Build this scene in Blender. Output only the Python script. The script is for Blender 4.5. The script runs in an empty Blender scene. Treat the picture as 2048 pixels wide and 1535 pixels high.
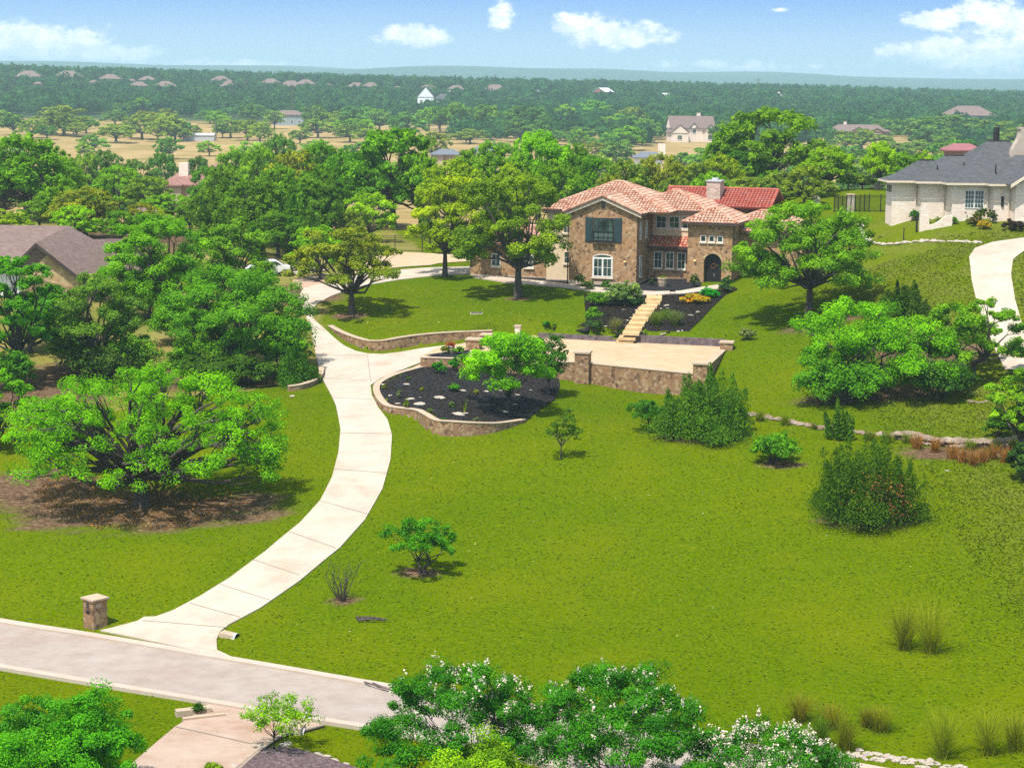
import bpy, bmesh, math, random
import numpy as np
from mathutils import Vector, Matrix
from mathutils.geometry import delaunay_2d_cdt
random.seed(7)
S = bpy.context.scene
COL = S.collection
R = math.radians

# ------------------------------------------------------------------ camera, world, sun, exposure
F = 3982.0; CZ = 27.0
PITCH = math.atan((767.5-150)/F); ROLL = R(0.6)
cam = bpy.data.objects.new('camera', bpy.data.cameras.new('camera')); COL.objects.link(cam)
cam.data.lens = F/2048*36; cam.data.sensor_width = 36; cam.data.clip_start = 1; cam.data.clip_end = 20000
cam.matrix_world = Matrix.Translation((0, 0, CZ)) @ Matrix.Rotation(math.pi/2-PITCH, 4, 'X') @ Matrix.Rotation(ROLL, 4, 'Z')
S.camera = cam
fw = np.array([0, math.cos(PITCH), -math.sin(PITCH)]); rt = np.array([1., 0, 0]); up = np.array([0, math.sin(PITCH), math.cos(PITCH)])
def ray(px, py):
    u = px-1024; v = 767.5-py; c, s = math.cos(ROLL), math.sin(ROLL)
    d = fw*F+rt*(u*c-v*s)+up*(u*s+v*c)
    return d/d[1]
def at(px, py, D): return np.array([0, 0, CZ])+ray(px, py)*D
def PL(px, py, z):
    d = ray(px, py); return np.array([0, 0, CZ])+d*((z-CZ)/d[2])

SUN_DIR = Vector((-0.25, -0.38, 0.88)).normalized()
SUN_EL = math.asin(SUN_DIR.z); SUN_ROT = math.atan2(SUN_DIR.x, SUN_DIR.y)
sl = bpy.data.lights.new('sun', 'SUN'); sl.energy = 3.7; sl.angle = R(0.55); sl.color = (1, .955, .88)
sun = bpy.data.objects.new('sun', sl); COL.objects.link(sun); sun.rotation_euler = SUN_DIR.to_track_quat('Z', 'Y').to_euler()
S.view_settings.view_transform = 'Standard'; S.view_settings.look = 'None'; S.view_settings.exposure = 0.8; S.view_settings.gamma = 1
S.cycles.max_bounces = 6; S.cycles.diffuse_bounces = 3; S.cycles.glossy_bounces = 2; S.cycles.transmission_bounces = 3; S.cycles.volume_bounces = 1
S.cycles.transparent_max_bounces = 4; S.cycles.caustics_reflective = False; S.cycles.caustics_refractive = False
S.cycles.use_denoising = False

class NT:
    """small node-tree writer"""
    def __init__(s, tree): s.t = tree
    def n(s, typ, **kw):
        nd = s.t.nodes.new(typ)
        for k, v in kw.items():
            if k == 'i':
                for a, b in v.items():
                    if hasattr(b, 'is_output'): s.t.links.new(b, nd.inputs[a])
                    else: nd.inputs[a].default_value = b
            else: setattr(nd, k, v)
        return nd
    def m(s, op, a, b=0., c=0., clamp=False):
        nd = s.n('ShaderNodeMath', operation=op, use_clamp=clamp)
        for k, v in enumerate((a, b, c)):
            if hasattr(v, 'is_output'): s.t.links.new(v, nd.inputs[k])
            else: nd.inputs[k].default_value = v
        return nd.outputs[0]
    def sm(s, x, a, b):
        nd = s.n('ShaderNodeMapRange', interpolation_type='SMOOTHSTEP', i={0: x, 1: a, 2: b}); return nd.outputs[0]
    def mix(s, f, a, b, mode='MIX'):
        nd = s.n('ShaderNodeMix', data_type='RGBA', blend_type=mode)
        for k, v in ((0, f), (6, a), (7, b)):
            if hasattr(v, 'is_output'): s.t.links.new(v, nd.inputs[k])
            else: nd.inputs[k].default_value = v if k == 0 else (*v, 1)
        return nd.outputs[2]
    def ramp(s, x, stops):
        nd = s.n('ShaderNodeValToRGB', i={0: x}); e = nd.color_ramp.elements
        while len(e) < len(stops): e.new(.5)
        for q, (p, c) in zip(e, stops): q.position = p; q.color = (*c, 1)
        return nd.outputs[0]
    def noise(s, v, scale, detail=5, rough=.55, dist=0):
        nd = s.n('ShaderNodeTexNoise', i={'Scale': scale, 'Detail': detail, 'Roughness': rough, 'Distortion': dist})
        if v is not None: s.t.links.new(v, nd.inputs['Vector'])
        return nd.outputs['Fac']

# the sky: Nishita overhead, own colours and clouds in the low band above the horizon
W = bpy.data.worlds.new('World'); S.world = W; W.use_nodes = True
t = NT(W.node_tree); W.node_tree.nodes.clear()
sky = t.n('ShaderNodeTexSky', sky_type='NISHITA', sun_disc=False, sun_elevation=SUN_EL, sun_rotation=SUN_ROT, air_density=1.0, dust_density=1.2)
tc = t.n('ShaderNodeTexCoord').outputs['Generated']
sx = t.n('ShaderNodeSeparateXYZ', i={0: tc})
az = t.m('ARCTAN2', sx.outputs[0], sx.outputs[1]); el = sx.outputs[2]
low = t.ramp(t.m('MULTIPLY', el, 20), [(0, (.40, .46, .56)), (.16, (.36, .44, .58)), (.42, (.25, .38, .58)), (.80, (.125, .27, .56)), (1, (.115, .255, .54))])
cv = t.n('ShaderNodeCombineXYZ', i={0: az, 1: t.m('MULTIPLY', el, 1.5)}).outputs[0]
n1 = t.noise(cv, 70, 8, .62); n2 = t.noise(cv, 240, 5, .6)
nz = t.m('ADD', t.m('MULTIPLY', t.m('SUBTRACT', n1, .5), 3.0), t.m('MULTIPLY', t.m('SUBTRACT', n2, .5), .9))
clouds = None; under = None
for (cx, cy, rx, ryu, ryd) in [(60, 88, 190, 46, 34), (225, 108, 110, 22, 16), (822, 74, 78, 30, 24), (1003, 32, 30, 32, 38), (1165, 52, 62, 36, 26), (1240, 70, 110, 32, 34), (1335, 78, 34, 16, 16),
                               (1990, 34, 110, 40, 44), (1880, 38, 80, 22, 24), (1940, 104, 180, 36, 44), (1562, 20, 26, 7, 6), (2090, 70, 90, 60, 60), (420, 128, 260, 16, 14), (1500, 132, 300, 18, 14)]:
    d = ray(cx, cy); a0 = math.atan2(d[0], d[1]); e0 = d[2]/np.linalg.norm(d)
    up_ = t.m('GREATER_THAN', el, e0)
    ry = t.m('ADD', t.m('MULTIPLY', up_, (ryu-ryd)/F), ryd/F)
    q = t.m('ADD', t.m('POWER', t.m('ABSOLUTE', t.m('DIVIDE', t.m('SUBTRACT', az, a0), rx/F)), 2), t.m('POWER', t.m('ABSOLUTE', t.m('DIVIDE', t.m('SUBTRACT', el, e0), ry)), 2))
    f = t.m('SUBTRACT', 1.05 if ryu > 20 else .55, q)
    clouds = f if clouds is None else t.m('MAXIMUM', clouds, f)
cm = t.sm(t.m('ADD', clouds, nz), .0, .95)
cm = t.m('MULTIPLY', cm, t.sm(clouds, -.9, .1))
ccol = t.mix(t.sm(t.noise(cv, 110, 6, .6), .38, .62), (.66, .69, .78), (.92, .91, .90))
low = t.mix(t.m('MULTIPLY', cm, .96), low, ccol)
bgl = t.n('ShaderNodeBackground', i={'Color': low, 'Strength': 1.0})
bgs = t.n('ShaderNodeBackground', i={'Color': t.mix(1., sky.outputs[0], (1.08, 1.0, .84), 'MULTIPLY'), 'Strength': .15})
mx = t.n('ShaderNodeMixShader', i={0: t.sm(el, .06, .2), 1: bgl.outputs[0], 2: bgs.outputs[0]})
t.n('ShaderNodeOutputWorld', i={0: mx.outputs[0]})

# ------------------------------------------------------------------ materials
def newmat(name):
    m = bpy.data.materials.new(name); m.use_nodes = True; m.node_tree.nodes.clear()
    return m, NT(m.node_tree)
def finish(t, col, rough=.9, bump=None, bstr=.3, bdist=.05, spec=.25, **kw):
    b = t.n('ShaderNodeBsdfPrincipled')
    if hasattr(col, 'is_output'): t.t.links.new(col, b.inputs['Base Color'])
    else: b.inputs['Base Color'].default_value = (*col, 1)
    if hasattr(rough, 'is_output'): t.t.links.new(rough, b.inputs['Roughness'])
    else: b.inputs['Roughness'].default_value = rough
    b.inputs['Specular IOR Level'].default_value = spec
    for k, v in kw.items(): b.inputs[k].default_value = v
    if bump is not None:
        bp = t.n('ShaderNodeBump', i={'Height': bump, 'Strength': bstr, 'Distance': bdist}); t.t.links.new(bp.outputs[0], b.inputs['Normal'])
    t.n('ShaderNodeOutputMaterial', i={0: b.outputs[0]})
    return b
def oc(t): return t.n('ShaderNodeTexCoord').outputs['Object']
def plain(name, stops, scale=3, detail=6, rough=.9, bstr=.2, bdist=.03, spec=.25, **kw):
    m, t = newmat(name); v = oc(t); n = t.noise(v, scale, detail, .6)
    c = t.ramp(n, [(.25+.5*k/(len(stops)-1), s) for k, s in enumerate(stops)])
    finish(t, c, rough, t.noise(v, scale*6, 3), bstr, bdist, spec, **kw); return m
def stone(name, cols, scale=2.6, mortar=(.36, .29, .21), mw=.06, bs=.6, squash=1.0, dirt=.28):
    m, t = newmat(name); v = oc(t)
    w = t.n('ShaderNodeMapping', i={'Vector': v, 'Scale': (1, 1, squash)}).outputs[0]
    nv = t.n('ShaderNodeTexNoise', i={'Vector': w, 'Scale': scale*1.2, 'Detail': 2}).outputs['Color']
    w = t.mix(.12/scale, w, nv, 'ADD') if False else w
    vo = t.n('ShaderNodeTexVoronoi', feature='F1', i={'Vector': w, 'Scale': scale, 'Randomness': .9})
    ve = t.n('ShaderNodeTexVoronoi', feature='DISTANCE_TO_EDGE', i={'Vector': w, 'Scale': scale, 'Randomness': .9})
    cs = t.n('ShaderNodeSeparateXYZ', i={0: vo.outputs['Color']})
    c = t.ramp(cs.outputs[0], [(k/len(cols), x) for k, x in enumerate(cols)])
    c = t.mix(t.m('MULTIPLY', t.noise(v, scale*5, 5), dirt), c, (.22, .15, .09))
    e = t.sm(ve.outputs['Distance'], .0, mw)
    c = t.mix(e, mortar, c)
    finish(t, c, .95, t.m('ADD', t.m('MULTIPLY', e, .7), t.noise(v, scale*6, 4)), bs, .05, .15); return m
M = {}
M['stone'] = stone('tan_limestone', [(.36, .21, .105), (.42, .25, .125), (.12, .06, .038), (.48, .31, .165), (.34, .195, .10), (.44, .24, .10), (.20, .105, .06), (.50, .35, .21), (.40, .235, .12)], 4.0, (.38, .265, .16))
M['stone_wall'] = stone('brown_rubble_stone', [(.24, .125, .07), (.30, .175, .095), (.10, .05, .03), (.36, .23, .13), (.25, .125, .07), (.33, .185, .085), (.39, .27, .16)], 4.0, (.29, .20, .13))
M['pale_stone'] = stone('pale_limestone', [(.74, .60, .50), (.79, .67, .57), (.69, .54, .44), (.80, .72, .63), (.74, .61, .52)], 2.4, (.76, .66, .57), .04, .25, 2.2, .08)
M['chimney_stone'] = stone('pink_grey_stone', [(.46, .35, .29), (.52, .42, .36), (.38, .28, .23), (.58, .48, .40)], 3.5, (.45, .37, .3), .05, .4, 1.8)
M['brick'] = stone('brown_brick', [(.28, .16, .12), (.33, .20, .15), (.23, .12, .09)], 5, (.34, .26, .22), .05, .3, 2.5)
M['gold_stone'] = stone('golden_stone', [(.40, .28, .13), (.46, .33, .16), (.30, .17, .08), (.52, .40, .22)], 2.4, (.38, .3, .2), .05, .4, 1.4)
M['stucco'] = plain('cream_stucco', [(.62, .485, .32), (.70, .56, .39)], 1.2, bstr=.15)
M['plinth'] = plain('concrete_plinth', [(.40, .31, .25), (.50, .40, .32)], 1.5)
M['white'] = plain('white_paint', [(.72, .69, .64), (.80, .78, .74)], 2, rough=.5, bstr=.03)
M['cream'] = plain('cream_trim', [(.62, .52, .40), (.70, .60, .47)], 2, rough=.6, bstr=.05)
M['dark_trim'] = plain('dark_brown_metal', [(.045, .03, .028), (.07, .05, .045)], 3, rough=.5, bstr=.05)
M['iron'] = plain('black_iron', [(.012, .012, .013), (.03, .026, .024)], 4, rough=.5, bstr=.05)
M['shutter'] = plain('dark_teal_paint', [(.018, .038, .045), (.03, .055, .062)], 3, rough=.55, bstr=.05)
M['door'] = plain('black_stained_wood', [(.010, .009, .012), (.022, .018, .018)], 6, rough=.45, bstr=.2)
m, t = newmat('window_glass'); v = oc(t)
c = t.ramp(t.noise(v, 1.1, 3), [(.35, (.012, .022, .02)), (.6, (.05, .085, .08)), (.75, (.12, .16, .15))])
finish(t, c, .06, None, spec=.6); M['glass'] = m
m, t = newmat('pale_curtain_glass'); finish(t, (.10, .15, .14), .1, None, spec=.5); M['curtain'] = m
m, t = newmat('lamp_glow'); t.n('ShaderNodeOutputMaterial', i={0: t.n('ShaderNodeEmission', i={'Color': (1, .55, .2, 1), 'Strength': 2.2}).outputs[0]}); m.cycles.emission_sampling = 'NONE'; M['glow'] = m
def tilemat(name, stops):
    m, t = newmat(name); a = t.n('ShaderNodeAttribute', attribute_name='tint').outputs['Fac']; v = oc(t)
    c = t.ramp(a, stops); c = t.mix(t.m('MULTIPLY', t.sm(t.noise(v, 1.3, 6, .65), .4, .75), .45), c, (.30, .20, .16))
    finish(t, c, .8, t.noise(v, 22, 3), .2, .02, .3); return m
M['tile'] = tilemat('sunbleached_clay_tile', [(0, (.34, .14, .085)), (.25, (.44, .235, .155)), (.6, (.52, .315, .225)), (1, (.58, .41, .31))])
M['red_tile'] = tilemat('red_clay_tile', [(0, (.31, .062, .045)), (.5, (.38, .088, .06)), (1, (.43, .125, .09))])
M['mix_tile'] = tilemat('orange_clay_tile', [(0, (.40, .09, .055)), (.35, (.52, .16, .09)), (.7, (.56, .29, .18)), (1, (.62, .43, .32))])
def shingle(name, a, b, sc=1.):
    m, t = newmat(name); v = oc(t)
    g = t.n('ShaderNodeTexCoord').outputs['UV']
    br = t.n('ShaderNodeTexBrick', i={'Vector': g, 'Color1': (*a, 1), 'Color2': (*b, 1), 'Mortar': (*[x*.45 for x in a], 1), 'Scale': sc, 'Mortar Size': .014, 'Brick Width': .35, 'Row Height': .16, 'Bias': 0.})
    c = t.mix(t.m('MULTIPLY', t.noise(v, 1.5, 6, .7), .5), br.outputs[0], [x*1.5 for x in b])
    finish(t, c, .95, t.noise(v, 18, 3), .3, .02, .1); return m
M['grey_shingle'] = shingle('charcoal_shingle', (.055, .058, .062), (.095, .098, .105))
M['brown_shingle'] = shingle('brown_shingle', (.125, .088, .078), (.20, .145, .13))
M['pink_shingle'] = shingle('rosy_brown_shingle', (.20, .105, .09), (.27, .15, .13))
M['maroon_shingle'] = shingle('maroon_shingle', (.22, .09, .10), (.28, .12, .13))
M['slate_shingle'] = shingle('blue_grey_shingle', (.10, .115, .14), (.16, .18, .21))
M['white_metal'] = plain('white_metal_roof', [(.7, .72, .74), (.8, .8, .8)], 1, rough=.4)
M['wall_tan'] = plain('tan_wall', [(.40, .30, .22), (.48, .38, .29)], 1)
M['wall_blue'] = plain('grey_blue_siding', [(.20, .25, .27), (.26, .31, .33)], 1)
M['wall_red'] = plain('barn_red_siding', [(.33, .10, .09), (.40, .14, .12)], 1)
M['wall_white'] = plain('white_siding', [(.75, .75, .73), (.82, .82, .8)], 1)
def concrete(name, stops, sc=.5, stain=(.42, .25, .19), amt=.35):
    m, t = newmat(name); v = oc(t)
    c = t.ramp(t.noise(v, sc, 8, .68), [(.3+.4*k/(len(stops)-1), s) for k, s in enumerate(stops)])
    s = t.m('MULTIPLY', t.sm(t.noise(v, .19, 7, .7, .6), .50, .72), amt); c = t.mix(s, c, stain)
    sp = t.sm(t.noise(v, 9, 2, .5), .62, .74); c = t.mix(t.m('MULTIPLY', sp, .18), c, (.25, .2, .17))
    finish(t, c, .92, t.noise(v, 14, 4), .15, .02, .2); return m
M['drive'] = concrete('pale_concrete', [(.38, .315, .245), (.445, .38, .305), (.50, .435, .355)], .5, (.36, .23, .16), .5)
M['drive_old'] = concrete('stained_concrete', [(.31, .21, .15), (.39, .29, .225), (.44, .35, .29)], .4, (.27, .13, .07), .75)
M['kerb'] = concrete('kerb_concrete', [(.39, .32, .26), (.46, .39, .32)], .9)
M['road'] = concrete('weathered_asphalt', [(.27, .222, .185), (.325, .272, .235), (.37, .318, .28)], .7, (.30, .21, .175), .5)
M['gravel'] = concrete('tan_decomposed_granite', [(.38, .27, .155), (.45, .335, .21), (.50, .385, .26)], .9, (.38, .25, .14), .4)
M['flag'] = concrete('golden_flagstone', [(.42, .28, .13), (.52, .37, .19), (.58, .44, .26)], 1.2, (.40, .25, .12), .4)
M['cap'] = concrete('limestone_cap', [(.38, .29, .205), (.47, .37, .27)], 1.4)
M['joint'] = plain('joint_filler', [(.25, .195, .15), (.30, .24, .19)], 4)
M['mulch'] = plain('black_mulch', [(.008, .008, .011), (.018, .017, .021), (.06, .054, .06)], 5.5, 9, bstr=1., bdist=.12)
M['brown_mulch'] = plain('grey_brown_mulch', [(.07, .045, .045), (.16, .11, .115), (.30, .24, .25)], 6, 9, bstr=.9, bdist=.1)
M['gravel_dirt'] = plain('pink_gravel', [(.30, .17, .12), (.45, .30, .22), (.55, .40, .32)], 5, 9, bstr=.6, bdist=.06)
M['timber'] = plain('weathered_timber', [(.055, .04, .045), (.13, .10, .105), (.2, .16, .16)], 3, 8, bstr=.5)
M['rock'] = plain('white_limestone_rock', [(.27, .21, .16), (.42, .36, .30), (.50, .45, .38)], 3, 7, bstr=.6, bdist=.05)
M['rubble'] = plain('weathered_rubble', [(.12, .085, .055), (.24, .18, .13), (.38, .31, .25)], 1.2, 8, bstr=.7, bdist=.06)
M['bark'] = plain('oak_bark', [(.035, .028, .024), (.075, .06, .052), (.12, .1, .088)], 5, 8, bstr=.8, bdist=.05)
M['pale_bark'] = plain('pale_bark', [(.14, .11, .09), (.24, .2, .17)], 5, 8, bstr=.5)
M['metal'] = plain('galvanised_metal', [(.35, .36, .38), (.5, .5, .5)], 3, rough=.4, bstr=.05)
M['black_hole'] = plain('culvert_dark', [(.008, .007, .006), (.02, .017, .015)], 3)
M['blossom'] = plain('white_blossom', [(.52, .44, .33), (.66, .58, .48)], 3, bstr=0)
M['pink'] = plain('pink_flower', [(.55, .10, .11), (.65, .22, .2)], 6, bstr=0)
M['yellow'] = plain('orange_flower', [(.62, .30, .03), (.66, .46, .03)], 6, bstr=0)
M['carpaint'] = plain('white_car_paint', [(.74, .75, .76), (.78, .79, .8)], 1, rough=.25, bstr=0, spec=.5)
M['rubber'] = plain('black_rubber', [(.015, .015, .015), (.03, .03, .03)], 4)
M['wood'] = plain('grey_pole_wood', [(.07, .055, .05), (.12, .1, .09)], 4)
# leaves: one material, coloured per plant through the object's colour
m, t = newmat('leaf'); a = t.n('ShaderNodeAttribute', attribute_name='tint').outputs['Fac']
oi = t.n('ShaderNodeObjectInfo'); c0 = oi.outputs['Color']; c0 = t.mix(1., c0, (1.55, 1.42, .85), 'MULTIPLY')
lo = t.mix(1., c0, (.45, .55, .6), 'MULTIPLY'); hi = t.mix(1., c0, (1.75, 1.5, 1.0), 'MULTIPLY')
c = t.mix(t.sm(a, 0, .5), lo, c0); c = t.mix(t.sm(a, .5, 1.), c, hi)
d = t.n('ShaderNodeBsdfPrincipled', i={'Base Color': c, 'Roughness': .7, 'Specular IOR Level': .06})
tr = t.n('ShaderNodeBsdfTranslucent', i={'Color': t.mix(1., c, (1.3, 1.3, .4), 'MULTIPLY')})
mx = t.n('ShaderNodeMixShader', i={0: .42, 1: d.outputs[0], 2: tr.outputs[0]})
t.n('ShaderNodeOutputMaterial', i={0: mx.outputs[0]}); M['leaf'] = m

# ------------------------------------------------------------------ helpers
def tag(o, label=None, cat=None, group=None, kind=None):
    for k, v in (('label', label), ('category', cat), ('group', group), ('kind', kind)):
        if v: o[k] = v
    return o
def empty(name, loc, rz=0, label=None, cat=None, group=None):
    o = bpy.data.objects.new(name, None); COL.objects.link(o); o.location = tuple(float(q) for q in loc); o.rotation_euler = (0, 0, rz); o.empty_display_size = .3
    return tag(o, label, cat, group)
def link(name, me, mat=None, parent=None):
    if mat is not None and not me.materials: me.materials.append(mat)
    o = bpy.data.objects.new(name, me); COL.objects.link(o)
    if parent: o.parent = parent
    return o
def copy_tree(o, parent=None):
    c = o.copy(); COL.objects.link(c); c.parent = parent
    for ch in list(o.children): copy_tree(ch, c)
    return c
def np_mesh(name, V, Q, tint=None, smooth=False):
    me = bpy.data.meshes.new(name); V = np.ascontiguousarray(V, np.float32); Q = np.ascontiguousarray(Q, np.int32)
    k = Q.shape[1]
    me.vertices.add(len(V)); me.vertices.foreach_set('co', V.ravel())
    me.loops.add(Q.size); me.loops.foreach_set('vertex_index', Q.ravel())
    me.polygons.add(len(Q)); me.polygons.foreach_set('loop_start', np.arange(0, Q.size, k, dtype=np.int32))
    if smooth: me.polygons.foreach_set('use_smooth', np.ones(len(Q), bool))
    me.update(calc_edges=True)
    if tint is not None:
        at_ = me.attributes.new('tint', 'FLOAT', 'FACE'); at_.data.foreach_set('value', np.asarray(tint, np.float32))
    return me
class MB:
    def __init__(s): s.v = []; s.f = []; s.t = []; s.cur = .5
    def poly(s, pts):
        n = len(s.v); s.v += [tuple(float(q) for q in p) for p in pts]; s.f.append(tuple(range(n, n+len(pts)))); s.t.append(s.cur); return s
    def hexa(s, p):
        n = len(s.v); s.v += [tuple(float(q) for q in x) for x in p]
        for f in ((0, 3, 2, 1), (4, 5, 6, 7), (0, 1, 5, 4), (1, 2, 6, 5), (2, 3, 7, 6), (3, 0, 4, 7)): s.f.append(tuple(n+i for i in f)); s.t.append(s.cur)
        return s
    def box(s, x0, x1, y0, y1, z0, z1):
        return s.hexa([(x0, y0, z0), (x1, y0, z0), (x1, y1, z0), (x0, y1, z0), (x0, y0, z1), (x1, y0, z1), (x1, y1, z1), (x0, y1, z1)])
    def prism(s, pts, d):
        """closed polygon pts (3-D) pushed along vector d"""
        n = len(s.v); k = len(pts); s.v += [tuple(map(float, p)) for p in pts]+[tuple(float(a+b) for a, b in zip(p, d)) for p in pts]
        s.f.append(tuple(range(n+k-1, n-1, -1))); s.f.append(tuple(range(n+k, n+2*k))); s.t += [s.cur]*2
        for i in range(k): j = (i+1) % k; s.f.append((n+i, n+j, n+k+j, n+k+i)); s.t.append(s.cur)
        return s
    def tube(s, pts, rad, k=7, cap=True):
        pts = [Vector(tuple(map(float, p))) for p in pts]; n0 = len(s.v)
        for i, p in enumerate(pts):
            d = (pts[min(i+1, len(pts)-1)]-pts[max(i-1, 0)])
            d = d.normalized() if d.length > 1e-6 else Vector((0, 0, 1))
            a = d.cross(Vector((.31, .17, .93)) if abs(d.z) < .9 else Vector((1, 0, 0))).normalized(); b = d.cross(a)
            r = rad[i] if hasattr(rad, '__len__') else rad
            for j in range(k): an = 2*math.pi*j/k; s.v.append(tuple(p+(a*math.cos(an)+b*math.sin(an))*r))
        for i in range(len(pts)-1):
            for j in range(k): q = n0+i*k; s.f.append((q+j, q+(j+1) % k, q+k+(j+1) % k, q+k+j)); s.t.append(s.cur)
        if cap: s.f.append(tuple(n0+j for j in range(k-1, -1, -1))); s.f.append(tuple(n0+(len(pts)-1)*k+j for j in range(k))); s.t += [s.cur]*2
        return s
    def mesh(s, name, smooth=False, uv=False):
        me = bpy.data.meshes.new(name); me.from_pydata(s.v, [], s.f); 
        a = me.attributes.new('tint', 'FLOAT', 'FACE'); a.data.foreach_set('value', np.asarray(s.t, np.float32))
        if uv:
            ul = me.uv_layers.new(name='uv')
            for p in me.polygons:
                n = p.normal; a_ = Vector((0, 0, 1)).cross(n)
                a_ = a_.normalized() if a_.length > 1e-3 else Vector((1, 0, 0)); b_ = n.cross(a_)
                for li in p.loop_indices: co = me.vertices[me.loops[li].vertex_index].co; ul.data[li].uv = (co.dot(a_), co.dot(b_))
        if smooth: me.polygons.foreach_set('use_smooth', np.ones(len(me.polygons), bool))
        me.update(); return me
    def build(s, name, mat, parent=None, smooth=False, uv=False): return link(name, s.mesh(name, smooth, uv), mat, parent)

def inpoly(X, Y, P):
    r = np.zeros(X.shape, bool); n = len(P)
    for i in range(n):
        x0, y0 = P[i][:2]; x1, y1 = P[(i+1) % n][:2]
        c = ((y0 > Y) != (y1 > Y)); xi = (x1-x0)*(Y-y0)/((y1-y0) if abs(y1-y0) > 1e-12 else 1e-12)+x0
        r ^= c & (X < xi)
    return r
def polydist(X, Y, P):
    """distance to an open polyline and the position along it (in vertex units)"""
    best = np.full(X.shape, 1e9); par = np.zeros(X.shape)
    for i in range(len(P)-1):
        ax, ay = P[i][:2]; bx, by = P[i+1][:2]; L = (bx-ax)**2+(by-ay)**2+1e-12
        u = np.clip(((X-ax)*(bx-ax)+(Y-ay)*(by-ay))/L, 0, 1)
        d = np.hypot(X-ax-u*(bx-ax), Y-ay-u*(by-ay)); k = d < best
        best = np.where(k, d, best); par = np.where(k, i+u, par)
    return best, par
def sstep(x): x = np.clip(x, 0, 1); return x*x*(3-2*x)
def dense(P, n=6):
    """Catmull-Rom through a list of points"""
    P = [np.array(p, float) for p in P]; out = []
    for i in range(len(P)-1):
        a, b, c, d = P[max(i-1, 0)], P[i], P[i+1], P[min(i+2, len(P)-1)]
        for k in range(n):
            u = k/n; out.append(.5*((2*b)+(c-a)*u+(2*a-5*b+4*c-d)*u*u+(3*b-a-3*c+d)*u**3))
    out.append(P[-1]); return out

# ------------------------------------------------------------------ terrain
CT = [(0, 1230, 98), (400, 1300, 91.5), (800, 1375, 85.6), (0, 1315, 91), (430, 1395, 84.2), (780, 1462, 79), (1300, 1520, 76), (1900, 1500, 76.5), (1900, 1300, 88), (100, 1500, 77), (1300, 1300, 88.5),
      (1730, 1040, 107.5), (1560, 930, 117), (1400, 870, 124.5), (1300, 782, 142), (1150, 773, 142.5), (850, 870, 125.5), (1000, 1000, 113), (900, 1150, 100.5), (600, 1100, 104.5), (730, 950, 117.5), (730, 850, 127.5),
      (280, 1010, 113), (100, 1100, 105), (200, 750, 148), (470, 740, 150), (10, 900, 125), (640, 760, 145), (100, 600, 172), (700, 700, 155), (620, 620, 168), (900, 548, 185), (560, 545, 187), (800, 690, 156),
      (1137, 568, 178), (1420, 575, 173.5), (1618, 635, 158), (1480, 690, 151), (1500, 575, 174), (1700, 430, 195), (1830, 440, 179), (2048, 480, 168), (1937, 520, 160), (2040, 640, 146), (1720, 790, 134), (1900, 840, 128), (2048, 890, 122),
      (703, 628, 167), (900, 640, 163), (1036, 593, 173), (1240, 668, 157.3), (1000, 668, 157.5), (840, 760, 141), (930, 690, 155), (1700, 380, 225), (830, 503, 203), (55, 445, 232), (1500, 510, 200), (1200, 510, 205), (500, 470, 225), (2048, 400, 215)]
CP = np.array([at(*c) for c in CT])
CP = np.vstack([CP, [(x, y, z) for x, y, z in ((-80, 60, 0), (0, 55, 0), (80, 60, 0), (-75, 95, .2), (75, 95, 2.2), (-70, 200, 9), (95, 190, 15), (-60, 150, 5), (70, 130, 6.5), (-80, 290, 7), (0, 290, 6.5), (90, 290, 9), (-40, 250, 9.3), (0, 245, 9), (60, 250, 12.5))]])
def tps_fit(P):
    n = len(P); d = np.hypot(P[:, None, 0]-P[None, :, 0], P[:, None, 1]-P[None, :, 1]); K = d**2*np.log(d+1e-9)+np.eye(n)*6.0
    A = np.zeros((n+3, n+3)); A[:n, :n] = K; A[:n, n] = 1; A[:n, n+1:] = P[:, :2]; A[n:, :n] = A[:n, n:].T
    return np.linalg.solve(A, np.concatenate([P[:, 2], [0, 0, 0]]))
TW = tps_fit(CP)
PD = [230, 280, 330, 400, 500, 620, 800, 1000, 1150, 1350, 1600, 1800, 2100, 2600, 4000, 5200, 6500, 9000]
PZ = [9, 7.3, 4.5, 1.0, -1.0, -.6, 1, 3.0, 5, 11.5, 16, 16, 8, 0, 0, 4, 6, 6]
def wav(x, y, s, seed):
    r = np.random.RandomState(seed); o = 0
    for k in range(5): a, f, p = r.uniform(0, 6.28), s*r.uniform(.5, 2.2), r.uniform(0, 6.28); o = o+np.sin((x*math.cos(a)+y*math.sin(a))*f+p)
    return o/5
def far_z(X, Y):
    z = np.interp(Y, PD, PZ); rx = X/np.maximum(Y, 1)
    z = z+np.exp(-((Y-1600)/420)**2)*(-7.5*rx/.25+1.5*wav(X, Y, .006, 3))
    z = z+np.exp(-((Y-320)/110)**2)*np.clip(X/60, -1, 2)*1.5
    h = sstep((Y-4300)/2200)*(32+24*wav(X, Y*.3, .0026, 5)+14*wav(X, Y*.3, .008, 9)-34*rx)
    return z+np.maximum(h, 0)*sstep((9800-Y)/1500)
def base_z(X, Y):
    X = np.asarray(X, float); Y = np.asarray(Y, float); Xc = np.clip(X, -85, 95); Yc = np.clip(Y, 50, 300)
    out = np.empty(X.shape); xf, yf, of = Xc.ravel(), Yc.ravel(), out.ravel()
    for i in range(0, len(xf), 20000):
        d = np.hypot(xf[i:i+20000, None]-CP[None, :, 0], yf[i:i+20000, None]-CP[None, :, 1])
        of[i:i+20000] = (d**2*np.log(d+1e-9))@TW[:len(CP)]+TW[-3]+TW[-2]*xf[i:i+20000]+TW[-1]*yf[i:i+20000]
    out = of.reshape(X.shape)
    return out+(far_z(X, Y)-out)*sstep((Y-235)/55)
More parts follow.
